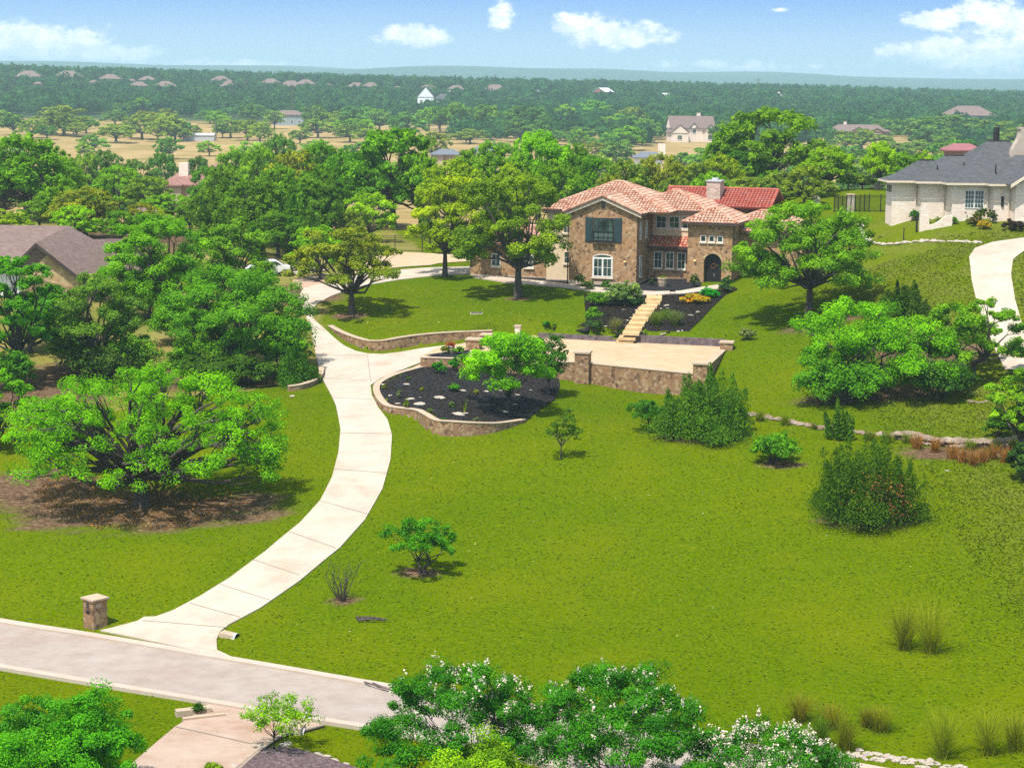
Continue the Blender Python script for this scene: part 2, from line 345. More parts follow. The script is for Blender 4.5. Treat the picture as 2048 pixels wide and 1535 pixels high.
def hit(px, py, zf, dmax=9000):
    d = ray(px, py); D = 60.; st = .5
    while D < dmax:
        p = np.array([0, 0, CZ])+d*D
        if p[2] <= zf(p[0], p[1]):
            lo_, hi_ = D-st, D
            for _ in range(14):
                mi = (lo_+hi_)/2; p = np.array([0, 0, CZ])+d*mi
                if p[2] <= zf(p[0], p[1]): hi_ = mi
                else: lo_ = mi
            return np.array([0, 0, CZ])+d*hi_
        st = max(.5, D*.006); D += st
    return np.array([0, 0, CZ])+d*dmax
bz = lambda x, y: float(base_z(np.array([x]), np.array([y]))[0])
B = lambda px, py: hit(px, py, bz)

COURT_Z = 6.1
court = [PL(*p, COURT_Z) for p in ((842, 713), (930, 717), (1150, 724), (1390, 747), (1412, 742), (1452, 700), (1452, 691), (1440, 688), (1240, 680), (1110, 673), (1040, 669), (975, 672), (935, 684), (870, 697))]
lw_px = [(655, 652, .05), (670, 668, .35), (690, 682, .55), (712, 693, .68), (735, 700, .74), (765, 701.5, .8), (800, 697, .85), (840, 690, .8), (880, 685, .75), (930, 679, .62), (985, 672.5, .45)]
lw = dense([np.append(B(p[0], p[1]), p[2]) for p in lw_px], 5)          # foot of the curved wall on the drive: x, y, z, height
bw_px = [(838, 742, .25), (790, 757, .3), (757, 772, .3), (747, 785, .3), (751, 803, .32), (768, 823, .35), (800, 831, .4), (828, 839, .55), (845, 853, .75), (868, 869, .85), (905, 872.5, .85), (950, 871, .72), (1000, 862, .42), (1052, 844, .06)]
bw = dense([np.append(B(p[0], p[1]), p[2]) for p in bw_px], 4)
lwP = [tuple(p[:2]) for p in lw]; bwP = [tuple(p[:2]) for p in bw]
lawn_up = lwP+[tuple(B(*q)[:2]) for q in ((1060, 640), (1000, 585), (900, 562), (760, 580), (650, 615))]
bed_back = [tuple(B(*q)[:2]) for q in ((1110, 800), (1120, 772))]+[tuple(q[:2]) for q in (PL(1118, 727, COURT_Z), PL(930, 722, COURT_Z), PL(846, 718, COURT_Z))]
bed_poly = bwP+bed_back
lwH = np.array([p[3] for p in lw]); bwH = np.array([p[3] for p in bw])
def full_z(X, Y):
    X = np.asarray(X, float); Y = np.asarray(Y, float); z = base_z(X, Y)
    near = (np.abs(X) < 60) & (Y > 100) & (Y < 200)
    if near.any():
        d, u = polydist(X, Y, lwP); k = inpoly(X, Y, lawn_up) & (d > .3) & near
        z = np.where(k, z+np.interp(u, np.arange(len(lwH)), lwH)*(1-sstep(d/11)), z)
        d, u = polydist(X, Y, bwP); k = inpoly(X, Y, bed_poly) & (d > .3) & near
        z = np.where(k, z+np.interp(u, np.arange(len(bwH)), bwH)*(1-sstep(d/11)), z)
        k = inpoly(X, Y, court) & near; z = np.where(k, np.minimum(z, COURT_Z-.35), z)
    return z
def axis(segs):
    out = [segs[0][0]]
    for a, b, s0, s1 in segs:
        x = a
        while x < b-1e-6: x += s0+(s1-s0)*(x-a)/(b-a); out.append(min(x, b))
    return np.unique(np.round(out, 4))
ax_p = axis([(0, 48, .45, .45), (48, 120, .45, 4), (120, 400, 4, 14), (400, 3400, 14, 120)]); AX = np.concatenate([-ax_p[:0:-1], ax_p])
AY = axis([(-60, 66, 20, 2), (66, 235, .45, .45), (235, 330, .5, 3), (330, 1000, 3, 7), (1000, 2000, 7, 14), (2000, 9400, 14, 60)])
GX, GY = np.meshgrid(AX, AY); GZ = full_z(GX, GY)
def tz(x, y):
    i = int(np.clip(np.searchsorted(AX, x)-1, 0, len(AX)-2)); j = int(np.clip(np.searchsorted(AY, y)-1, 0, len(AY)-2))
    u = (x-AX[i])/(AX[i+1]-AX[i]); v = (y-AY[j])/(AY[j+1]-AY[j])
    return float(GZ[j, i]*(1-u)*(1-v)+GZ[j, i+1]*u*(1-v)+GZ[j+1, i]*(1-u)*v+GZ[j+1, i+1]*u*v)
G = lambda px, py: hit(px, py, tz)

def px_of(X, Y, Z):
    dx = X; dy = Y; dz = Z-CZ; a = dy*fw[1]+dz*fw[2]; u2 = dx/a*F; v2 = (dy*up[1]+dz*up[2])/a*F; c, s = math.cos(ROLL), math.sin(ROLL)
    return 1024+u2*c+v2*s, 767.5-(-u2*s+v2*c)
# ground cover masks: lawn, dry meadow, bare soil
lawn = (GY < 236).astype(float)
soil_spots = [(285, 1022, 8.2, 3.9), (470, 760, 8, 3.5), (200, 745, 7, 4), (1745, 1040, 2.9, 1.4), (1420, 872, 3.2, 1.5), (848, 1146, 1.3, .8), (1565, 928, 1.4, .8), (1740, 790, 6, 2), (1950, 905, 5, 1.6), (40, 780, 8, 6), (590, 590, 4, 6), (1640, 650, 3., 1.8), (703, 632, 1.6, 1.2), (1036, 597, 1.3, 1.), (60, 980, 7, 4), (1850, 700, 5, 5), (685, 1200, .8, .6), (290, 480, 12, 14)]
soil = np.zeros(GX.shape)
for px, py, rx, ry in soil_spots:
    p = B(px, py); w = wav(GX, GY, 1.1, 21)*.35+wav(GX, GY, 3.3, 22)*.25
    soil = np.maximum(soil, sstep((1.15-np.hypot((GX-p[0])/rx, (GY-p[1])/ry)+w)*2.2))
PXc, PYc = px_of(GX, np.maximum(GY, 20), GZ)
# left woods floor and far side: not lawn
woods = np.array([(-95, 235), (-14, 235), (-9, 200), (-16, 190), (-17, 176), (-16, 163), (-14.5, 152), (-15.2, 147.5), (-20, 142.5), (-28, 136), (-95, 128)])
wd = inpoly(GX+1.2*wav(GX, GY, .6, 31), GY+1.2*wav(GX, GY, .6, 32), woods)
dry = np.where(GY >= 236, 1., 0.); dry = np.where(wd, .45+.3*wav(GX, GY, .8, 41), dry); lawn = np.where(wd, 0, lawn)
wild = sstep((GX-22)/10)*sstep((205-GY)/40)                              # rough yellower grass on the right-hand slope
bright = sstep((GX-40)/20)*0
me = np_mesh('ground', np.stack([GX, GY, GZ], -1).reshape(-1, 3), (lambda n, m_: np.stack([np.arange(n*m_).reshape(n, m_)[:-1, :-1], np.arange(n*m_).reshape(n, m_)[:-1, 1:], np.arange(n*m_).reshape(n, m_)[1:, 1:], np.arange(n*m_).reshape(n, m_)[1:, :-1]], -1).reshape(-1, 4))(*GX.shape), smooth=True)
forest = sstep((GY-940)/60)*sstep((3000-GY)/200)+sstep((GY-2600)/400)
for nm, arr in (('soil', soil), ('dry', dry), ('wild', wild), ('forest', np.clip(forest, 0, 1))):
    a = me.attributes.new(nm, 'FLOAT', 'POINT'); a.data.foreach_set('value', arr.astype(np.float32).ravel())
m, t = newmat('ground'); v = oc(t)
A_ = lambda n: t.n('ShaderNodeAttribute', attribute_name=n).outputs['Fac']
fine = t.noise(v, 5.6, 3, .62); mid = t.noise(v, .16, 6, .62); clump = t.noise(v, 2.2, 4, .7); big = t.noise(v, .035, 4, .55)
gcol = t.ramp(t.m('ADD', t.m('MULTIPLY', fine, .80), t.m('MULTIPLY', clump, .20)), [(.26, (.038, .072, .0)), (.42, (.072, .116, .0)), (.53, (.093, .138, .0)), (.62, (.122, .156, .001)), (.75, (.185, .20, .012))])
gcol = t.mix(t.m('MULTIPLY', t.sm(mid, .42, .68), .55), gcol, (.125, .150, .001))
gcol = t.mix(t.m('MULTIPLY', t.sm(big, .40, .62), .6), gcol, t.mix(1., gcol, (.66, .86, .7), 'MULTIPLY'))
wcol = t.ramp(t.m('ADD', t.m('MULTIPLY', fine, .6), t.m('MULTIPLY', clump, .4)), [(.32, (.05, .075, .006)), (.48, (.105, .13, .012)), (.6, (.15, .165, .03)), (.72, (.23, .21, .07))])
gcol = t.mix(t.m('MULTIPLY', A_('wild'), t.sm(t.noise(v, .3, 5), .3, .65)), gcol, wcol)
dcol = t.ramp(t.noise(v, .05, 8, .7), [(.3, (.13, .15, .025)), (.42, (.27, .20, .075)), (.55, (.36, .255, .115)), (.7, (.42, .31, .16))])
dcol = t.mix(t.m('MULTIPLY', t.sm(t.noise(v, 1.2, 6, .7), .5, .7), .5), dcol, (.20, .15, .07))
scol = t.ramp(t.noise(v, 3.5, 8, .72), [(.3, (.045, .027, .016)), (.5, (.115, .072, .043)), (.65, (.22, .145, .09)), (.75, (.35, .26, .17))])
fcol = t.ramp(t.noise(v, .12, 6, .7), [(.35, (.02, .05, .02)), (.6, (.05, .085, .03)), (.75, (.2, .17, .08))])
c = t.mix(A_('dry'), gcol, dcol); c = t.mix(A_('soil'), c, scol); c = t.mix(A_('forest'), c, fcol)
finish(t, c, .95, t.m('ADD', fine, t.m('MULTIPLY', clump, .8)), .8, .14, 0.)
ground = link('ground', me, m); tag(ground, kind='structure')

def drape(name, pts, mat, off=.05, step=1.2, kind='structure', zf=None, parent=None, skirt=.0):
    """a sheet laid over the ground inside the outline pts (world x, y)"""
    zf = zf or tz; P = [Vector((float(p[0]), float(p[1]))) for p in pts]; out = []
    for i in range(len(P)):
        a, b = P[i], P[(i+1) % len(P)]; n = max(1, int((b-a).length/step))
        out += [a.lerp(b, k/n) for k in range(n)]
    xs = [p.x for p in out]; ys = [p.y for p in out]; inn = []
    gx = np.arange(min(xs), max(xs), step); gy = np.arange(min(ys), max(ys), step)
    XX, YY = np.meshgrid(gx, gy); dd, _ = polydist(XX, YY, [tuple(q) for q in out+[out[0]]]); k = inpoly(XX, YY, [tuple(q) for q in out]) & (dd > step*.35)
    inn = [Vector((float(a), float(b))) for a, b in zip(XX[k], YY[k])]
    vs, es, fs, *_ = delaunay_2d_cdt(out+inn, [], [list(range(len(out)))], 1, 1e-4)
    V3 = [(p.x, p.y, zf(p.x, p.y)+off) for p in vs]; me = bpy.data.meshes.new(name); me.from_pydata(V3, [], [tuple(f) for f in fs])
    bm = bmesh.new(); bm.from_mesh(me); bmesh.ops.recalc_face_normals(bm, faces=bm.faces)
    if sum(f.normal.z for f in bm.faces) < 0: bmesh.ops.reverse_faces(bm, faces=bm.faces)
    if skirt:
        be = [e for e in bm.edges if e.is_boundary]; r = bmesh.ops.extrude_edge_only(bm, edges=be)
        for q in r['geom']:
            if isinstance(q, bmesh.types.BMVert): q.co.z -= skirt
    bm.to_mesh(me); bm.free()
    o = link(name, me, mat, parent)
    if kind and not parent: tag(o, kind=kind)
    return o
GP = lambda L: [G(*p) for p in L]

# ------------------------------------------------------------------ road, kerbs, drives
rl0, rl1 = PL(0, 1222, .12), PL(800, 1371, .12); rn0, rn1 = PL(0, 1316, .12), PL(760, 1463, .12)
rd = (rl1-rl0); rd = rd/np.linalg.norm(rd[:2]); nr = np.array([-rd[1], rd[0], 0]); nr = nr if nr[1] > 0 else -nr
road_c = (rl0+rn0)/2; half = abs(((rl0-rn0)@nr))/2
def rp(s, w): p = road_c+rd*s+nr*w; return (p[0], p[1])
drape('road', [rp(-60, -half+.45), rp(130, -half+.45), rp(130, half-.45), rp(-60, half-.45)], M['road'], .06, 1.5)
def kerb(w0, w1):
    mb = MB(); ss = np.arange(-60, 130, 1.5)
    for a, b in zip(ss[:-1], ss[1:]):
        q = [rp(a, w0), rp(b, w0), rp(b, w1), rp(a, w1)]
        if ((q[0][0]-q[3][0])*(q[1][1]-q[0][1])-(q[0][1]-q[3][1])*(q[1][0]-q[0][0])) > 0: pass
        lo_ = [(x, y, tz(x, y)-.25) for x, y in q]; hi_ = [(x, y, tz(x, y)+.17) for x, y in q]
        mb.hexa(lo_+hi_)
    o = mb.build('kerb', M['kerb']); bm = bmesh.new(); bm.from_mesh(o.data); bmesh.ops.remove_doubles(bm, verts=bm.verts, dist=.001); bmesh.ops.recalc_face_normals(bm, faces=bm.faces); bm.to_mesh(o.data); bm.free()
    return tag(o, kind='structure')
kerb(half-.45, half); kerb(-half, -half+.45)
dl = [(200, 1262), (222, 1257), (275, 1243), (288, 1235), (312, 1234), (345, 1222), (400, 1193), (460, 1156), (530, 1104), (600, 1046), (640, 1002), (664, 955), (677, 905), (681, 860), (672, 812), (652, 772), (638, 740), (630, 700), (620, 655), (606, 618), (598, 595), (606, 577), (640, 569), (690, 556), (745, 546), (800, 540), (860, 536), (940, 534), (985, 536)]
dr = [(985, 549), (930, 549), (870, 552), (800, 560), (745, 569), (700, 579), (660, 594), (632, 610), (622, 626), (630, 642), (652, 661), (668, 676), (688, 692), (712, 703), (735, 708), (766, 709), (800, 705), (840, 698), (880, 693), (938, 687), (938, 697), (905, 700), (870, 705), (842, 714), (841, 726), (800, 742), (760, 758), (741, 772), (744, 792), (757, 817), (775, 840), (784, 872), (781, 920), (765, 978), (730, 1040), (680, 1096), (600, 1162), (520, 1217), (458, 1250), (440, 1264), (433, 1280), (434, 1301), (470, 1318)]
drive_pts = [B(*p) for p in dl+dr]
drive = drape('driveway', drive_pts, M['drive'], .07, .9, zf=bz, skirt=.2)
mb = MB()
for a, b in (((285, 1243), (455, 1257)), ((380, 1208), (480, 1236)), ((440, 1170), (540, 1202)), ((507, 1121), (600, 1152)), ((578, 1065), (672, 1098)), ((640, 1003), (735, 1030)), ((668, 940), (778, 948)), ((679, 868), (783, 869)), ((664, 797), (745, 800)), ((645, 757), (738, 762)), ((632, 712), (740, 711)), ((735, 711), (742, 765)), ((620, 655), (650, 662)), ((740, 546), (745, 568)), ((860, 537), (866, 551))):
    A, Bq = B(*a), B(*b); n = 8
    d = (Bq-A)[:2]; d = d/np.linalg.norm(d); s_ = np.array([-d[1], d[0]])*.024
    for k in range(n):
        p = A+(Bq-A)*k/n; q = A+(Bq-A)*(k+1)/n
        mb.poly([(p[0]-s_[0], p[1]-s_[1], bz(p[0], p[1])+.085), (q[0]-s_[0], q[1]-s_[1], bz(q[0], q[1])+.085), (q[0]+s_[0], q[1]+s_[1], bz(q[0], q[1])+.085), (p[0]+s_[0], p[1]+s_[1], bz(p[0], p[1])+.085)])
mb.build('expansion_joint', M['joint'], drive)
drape('parking_pad', [B(*p) for p in ((690, 551), (745, 541), (800, 535), (860, 531), (880, 527), (960, 522), (990, 520), (960, 508), (870, 508), (800, 505), (745, 508), (710, 520))], M['gravel'], .06, 1.5, zf=bz)
drape('neighbour_drive', [B(*p) for p in ((545, 548), (575, 553), (612, 548), (655, 541), (640, 535), (585, 535), (550, 538))], M['drive'], .07, 1.5, zf=bz)
drape('leaf_bed', [B(*p) for p in ((585, 560), (640, 550), (680, 545), (700, 552), (650, 566), (618, 575), (604, 580), (588, 572))], M['gravel_dirt'], .07, 1.2, zf=bz)
nd_p = GP([(425, 1400), (517, 1414), (596, 1436), (646, 1452), (600, 1462), (560, 1472), (512, 1505), (470, 1545), (440, 1580), (215, 1580), (262, 1530), (350, 1455), (405, 1420)])
nd = drape('foreground_drive', nd_p, M['drive_old'], .07, .9, skirt=.3)
mb = MB(); A, Bq = G(352, 1456), G(505, 1490)
d = (Bq-A)[:2]; d = d/np.linalg.norm(d); s_ = np.array([-d[1], d[0]])*.04
for k in range(8):
    p = A+(Bq-A)*k/8; q = A+(Bq-A)*(k+1)/8
    mb.poly([(p[0]-s_[0], p[1]-s_[1], tz(*p[:2])+.09), (q[0]-s_[0], q[1]-s_[1], tz(*q[:2])+.09), (q[0]+s_[0], q[1]+s_[1], tz(*q[:2])+.09), (p[0]+s_[0], p[1]+s_[1], tz(*p[:2])+.09)])
mb.build('expansion_joint', M['joint'], nd)
sd_p = GP([(2075, 478), (2048, 476), (1985, 485), (1950, 497), (1938, 515), (1943, 560), (1955, 612), (1975, 660), (1990, 700), (2010, 740), (2100, 740), (2060, 690), (2046, 655), (2030, 600), (2022, 550), (2026, 520), (2048, 503), (2075, 500)])
drape('side_drive', sd_p, M['drive'], .07, 1.2)
tag(MB().poly([(p[0], p[1], COURT_Z) for p in court][::-1]).build('gravel_court', M['gravel']), kind='structure')
ob = bpy.data.objects['gravel_court']
if ob.data.polygons[0].normal.z < 0: ob.data.flip_normals()
walk_p = GP([(945, 556), (975, 560), (1010, 566), (1060, 570), (1120, 575), (1180, 583), (1230, 588), (1296, 591), (1326, 590), (1370, 588), (1408, 583), (1440, 578), (1438, 570), (1400, 576), (1360, 583), (1310, 584), (1240, 580), (1190, 575), (1120, 567), (1060, 561), (1010, 556), (985, 549), (960, 548)])
walk = drape('garden_path', walk_p, M['drive'], .09, .8, skirt=.15)
hb_p = GP([(985, 549), (1010, 555), (1060, 560), (1120, 566), (1190, 574), (1240, 579), (1310, 583), (1360, 582), (1400, 575), (1405, 560), (1300, 550), (1100, 545), (1000, 540)])
drape('house_bed', hb_p, M['mulch'], .05, .9)
lbed_p = GP([(1168, 590), (1230, 589), (1310, 592), (1296, 618), (1272, 648), (1251, 668), (1180, 664), (1150, 662), (1172, 645)])
lbed = drape('left_bed', lbed_p, M['mulch'], .05, .8)
rbed_p = GP([(1326, 591), (1372, 589), (1440, 580), (1470, 575), (1475, 580), (1452, 590), (1425, 615), (1402, 640), (1378, 664), (1330, 666), (1252, 669), (1273, 649), (1297, 619), (1311, 592)])
rbed = drape('right_bed', rbed_p, M['mulch'], .05, .8)
mbed = drape('mulch_bed', bed_poly, M['mulch'], .07, .7)
drape('gravel_strip', [B(*p) for p in ((752, 771), (800, 748), (838, 731), (843, 729), (842, 741), (800, 754), (765, 768), (750, 784))], M['gravel_dirt'], .1, .8, zf=bz)

# ------------------------------------------------------------------ garden walls
def wall_path(name, P, th, zb, zt, mat, cap, label, cat='wall', parent=None, group=None):
    """wall along P (x, y), zb/zt bottom and top per point; th is the thickness to the left of the path; a pale cap on top"""
    P = [np.array(p[:2], float) for p in P]; L = []
    for i in range(len(P)):
        d = P[min(i+1, len(P)-1)]-P[max(i-1, 0)]; d = d/(np.linalg.norm(d)+1e-9); L.append(P[i]+np.array([-d[1], d[0]])*th)
    mb = MB(); cb = MB()
    for i in range(len(P)-1):
        a, b, c, d = P[i], P[i+1], L[i+1], L[i]
        mb.hexa([(*a, zb[i]), (*b, zb[i+1]), (*c, zb[i+1]), (*d, zb[i]), (*a, zt[i]-.06), (*b, zt[i+1]-.06), (*c, zt[i+1]-.06), (*d, zt[i]-.06)])
        oa, ob_, oc_, od = a+(a-d)*.08, b+(b-c)*.08, c+(c-b)*.08, d+(d-a)*.08
        cb.hexa([(*oa, zt[i]-.055), (*ob_, zt[i+1]-.055), (*oc_, zt[i+1]-.055), (*od, zt[i]-.055), (*oa, zt[i]), (*ob_, zt[i+1]), (*oc_, zt[i+1]), (*od, zt[i])])
    o = None
    for q, nm, mt in ((mb, name, mat), (cb, 'coping', cap)):
        r = q.build(nm, mt, o if o else parent); bm = bmesh.new(); bm.from_mesh(r.data); bmesh.ops.remove_doubles(bm, verts=bm.verts, dist=.0015)
        bmesh.ops.recalc_face_normals(bm, faces=bm.faces); bm.to_mesh(r.data); bm.free()
        if o is None: o = r
    if label: tag(o, label, cat, group)
    return o
wall_path('retaining_wall', lw, .42, [p[2]-.5 for p in lw], [p[2]+p[3]+.04 for p in lw], M['stone_wall'], M['cap'], 'long curved stone retaining wall holding the upper lawn above the driveway fork')
wall_path('retaining_wall', bw, .4, [p[2]-.5 for p in bw], [p[2]+p[3]+.14 for p in bw], M['stone_wall'], M['cap'], 'low S-shaped stone wall round the front of the black mulch bed')
f0, f1, f2 = (PL(841, 714, COURT_Z+.2), PL(1160, 724, COURT_Z+.2), PL(1400, 748, COURT_Z+.2)); r1 = PL(1454, 703, COURT_Z+.2)
fr = [f0+(f1-f0)*k/10 for k in range(10)]+[f1+(f2-f1)*k/8 for k in range(9)]
wall_path('court_wall', fr, .45, [min(bz(p[0], p[1]), 5.6)-.8 for p in fr], [COURT_Z+.2]*len(fr), M['stone_wall'], M['cap'], 'tall straight stone wall along the front edge of the gravel court')
rr = [f2+(r1-f2)*k/6 for k in range(7)]
wall_path('court_wall', rr, .45, [bz(p[0], p[1])-.8 for p in rr], [COURT_Z+.22+.25*k/6 for k in range(7)], M['stone_wall'], M['cap'], 'short stone wall down the right side of the gravel court')
def pillar(px, py, w, ztop, label, mat='stone_wall', zb=None, group='stone pillars round the gravel court', d=None):
    p = at(px, py, d) if d else PL(px, py, ztop); z0 = (tz(p[0], p[1]) if zb is None else zb)
    o = empty('stone_pillar', (p[0], p[1], z0), R(-12), label, 'pillar', group); h = ztop-z0
    MB().box(-w/2, w/2, -w/2, w/2, -.5, h-.12).build('shaft', M[mat], o)
    mb = MB().box(-w/2-.07, w/2+.07, -w/2-.07, w/2+.07, h-.118, h); mb.build('cap', M['cap'], o); return o
pillar(1166, 702, 1.05, COURT_Z+1.05, 'stone pillar in the middle of the front court wall', zb=4.0)
pillar(1402, 724, 1.0, COURT_Z+1.0, 'stone pillar at the front right corner of the gravel court', zb=4.4)
pillar(1454, 682, .95, COURT_Z+1.05, 'stone pillar at the back right corner beside the timber wall', zb=5.2)
pillar(948, 676, 1.05, COURT_Z+.85, 'stone pillar at the court entry behind the planter', zb=5.4)
pillar(975, 667, .95, COURT_Z+.9, 'stone pillar ending the curved wall at the court entry', zb=5.4)
pillar(1036, 650, .4, COURT_Z+1.6, 'small pale pillar poking up behind the bright green bed tree', zb=5.9, mat='pale_stone')
# planter pocket on the wall's left end
pp = [PL(*q, COURT_Z+.12) for q in ((848, 710), (935, 714), (940, 699), (905, 702), (872, 706))]
tag(MB().poly([tuple(p) for p in pp]).build('planter_bed', M['mulch']), kind='structure')
ob = bpy.data.objects['planter_bed']
if ob.data.polygons[0].normal.z < 0: ob.data.flip_normals()
# timber wall behind the court: two runs of stacked sleepers
def sleepers(a, b, n, zb, label, side):
    a, b = np.array(a), np.array(b); d = (b-a)[:2]; L = np.linalg.norm(d); d = d/L; nn = np.array([-d[1], d[0]])
    o = empty('timber_wall', (a[0], a[1], zb), math.atan2(d[1], d[0]), label, 'wall'); rnd = random.Random(int(L*10))
    for k in range(n):
        x = rnd.uniform(-.3, 0)-.15*k; xe = L+.2-(.6*k if side else 0)
        while x < xe-.3:
            l = rnd.uniform(1.9, 2.6); e = min(x+l, xe)
            mb = MB().box(x+.01, e-.01, .06*k+rnd.uniform(-.015, .015), .22+.06*k, .205*k, .205*k+.2)
            q = mb.build('sleeper', M['timber'], o); x = e
    return o
sleepers(PL(1268, 684.5, COURT_Z), PL(1452, 693.5, COURT_Z), 3, COURT_Z-.03, 'stacked dark timber wall behind the court to the right of the steps', 0)
sleepers(PL(1080, 675, COURT_Z), PL(1234, 683, COURT_Z), 2, COURT_Z-.03, 'stacked dark timber wall behind the court to the left of the steps', 1)
# flagstone steps
st_root = None; yl = [682, 675, 665, 656, 647, 637, 627, 618.5, 611, 603.5, 596.5, 589]
st = empty('garden_steps', PL(1249, 682, COURT_Z), 0, 'flight of golden flagstone steps climbing from the gravel court to the front walk', 'steps')
for k in range(len(yl)-1):
    z = max(COURT_Z+.14, G((1232+1266)/2+60.5*k/(len(yl)-2), yl[k]-1)[2]+.16 if k else 0); u = k/(len(yl)-2); xl = 1232+(1294-1232)*u; xr = 1266+(1325-1266)*u
    a, b = PL(xl, yl[k], z), PL(xr, yl[k]+.8, z); un = min(1, (k+1)/(len(yl)-2)); xl2 = 1232+(1294-1232)*un; xr2 = 1266+(1325-1266)*un
    z2 = z+.0; c, d = PL(xr2, yl[k+1]-1.2, z), PL(xl2, yl[k+1]-2, z); o0 = np.array(st.location)
    j = lambda: np.array([random.uniform(-.06, .06), random.uniform(-.05, .05), 0])
    q = [p-o0+j() for p in (a, b, c, d)]; mb = MB(); mb.hexa([p-np.array([0, 0, .22]) for p in q]+q)
    mb.build('step', M['flag'], st)

# ------------------------------------------------------------------ roofs
def hip(x0, x1, y0, y1, z, pitch, ridge='x', ends='hh', rise=None):
    """planes and ridge/hip lines of a hip (h) or gable (g) roof; eave rectangle at height z"""
    if ridge == 'y':
        pl, rg = hip(y0, y1, x0, x1, z, pitch, 'x', ends); sw = lambda p: (p[1], p[0], p[2])
        return [[sw(p) for p in q][::-1] for q in pl], [[sw(p) for p in q] for q in rg]
    h = (y1-y0)/2; zr = z+pitch*h; ym = (y0+y1)/2
    a = (x0+(h if ends[0] == 'h' else 0), ym, zr); b = (x1-(h if ends[1] == 'h' else 0), ym, zr)
    if a[0] > b[0]: m_ = (a[0]+b[0])/2; k = (x1-x0)/2; zr = z+pitch*k; a = b = (m_, ym, zr)
    pl = [[(x0, y0, z), (x1, y0, z), b, a], [(x1, y1, z), (x0, y1, z), a, b]]
    rg = [[a, b]]
    if ends[0] == 'h': pl.append([(x0, y1, z), (x0, y0, z), a]); rg += [[(x0, y0, z), a], [(x0, y1, z), a]]
    if ends[1] == 'h': pl.append([(x1, y0, z), (x1, y1, z), b]); rg += [[(x1, y0, z), b], [(x1, y1, z), b]]
    return pl, rg
def roof_slab(planes, name, mat, parent, th=.12, uv=True):
    mb = MB()
    for P in planes:
        Q = [P[0]]
        for p in P[1:]:
            if (Vector(p)-Vector(Q[-1])).length > 1e-4: Q.append(p)
        if len(Q) >= 3: mb.prism([(p[0], p[1], p[2]-th) for p in Q], (0, 0, th))
    return mb.build(name, mat, parent, uv=uv)
def tile_roof(planes, ridges, name, mat, parent, w=.31, course=.42, seed=1):
    rnd = random.Random(seed); mb = MB()
    for P in planes:
        P = [Vector(p) for p in P]; P = [p for i, p in enumerate(P) if (p-P[i-1]).length > 1e-4]
        if len(P) < 3: continue
        n = (P[1]-P[0]).cross(P[2]-P[0]).normalized()
        if n.z < 0: n = -n
        a = Vector((0, 0, 1)).cross(n).normalized(); s = a.cross(n).normalized()
        if s.z > 0: s = -s          # s runs downhill
        o = P[0]; uv = [((p-o).dot(a), (p-o).dot(s)) for p in P]; smax = max(q[1] for q in uv)
        mb.cur = .3; mb.prism([p-n*.10 for p in P], n*.085)
        u = min(q[0] for q in uv)+w/2; ue = max(q[0] for q in uv)
        while u < ue:
            ts = []
            for i in range(len(uv)):
                (u0, s0), (u1, s1) = uv[i], uv[(i+1) % len(uv)]
                if (u0 <= u) != (u1 <= u): ts.append(s0+(s1-s0)*(u-u0)/(u1-u0))
            if len(ts) >= 2:
                lo_, hi_ = min(ts), max(ts)+.06; e = hi_
                while e > lo_+.05:
                    b = max(e-course, lo_); mb.cur = min(1, max(0, rnd.gauss(.5, .27))); n0 = len(mb.v); dz = rnd.uniform(-.006, .006)
                    for (ss, rr, hh) in ((e, .155, .035), (b, .125, .0)):
                        c = o+a*u+s*ss+n*(hh+dz)
                        for j in range(5):
                            an = math.pi*j/4; mb.v.append(tuple(c+a*(rr*math.cos(an))+n*(rr*.85*math.sin(an))))
                    for j in range(4): mb.f.append((n0+j, n0+j+1, n0+6+j, n0+5+j)); mb.t.append(mb.cur)
                    mb.f.append((n0+4, n0+3, n0+2, n0+1, n0)); mb.t.append(0.)
                    e = b
            u += w
    for A, Bq in ridges:
        A, Bq = Vector(A), Vector(Bq); L = (Bq-A).length
        if L < .2: continue
        d = (Bq-A)/L; k = max(1, int(L/.42))
        for i in range(k):
            mb.cur = min(1, max(0, rnd.gauss(.38, .25))); p, q = A+d*(L*i/k-.02), A+d*(L*(i+1)/k+.03); z = Vector((0, 0, .06))
            mb.tube([p+z, q+z], [.15, .125], 7)
    return mb.build(name, mat, parent)
def gutter(parent, pts, mat, name='gutter'):
    mb = MB(); pts = [Vector(p) for p in pts]
    for p, q in zip(pts[:-1], pts[1:]):
        d = (q-p).normalized(); nn = Vector((-d.y, d.x, 0))*.075
        mb.hexa([p-nn-Vector((0, 0, .2)), q-nn-Vector((0, 0, .2)), q+nn-Vector((0, 0, .2)), p+nn-Vector((0, 0, .2)), p-nn-Vector((0, 0, .04)), q-nn-Vector((0, 0, .04)), q+nn-Vector((0, 0, .04)), p+nn-Vector((0, 0, .04))])
    return mb.build(name, mat, parent)
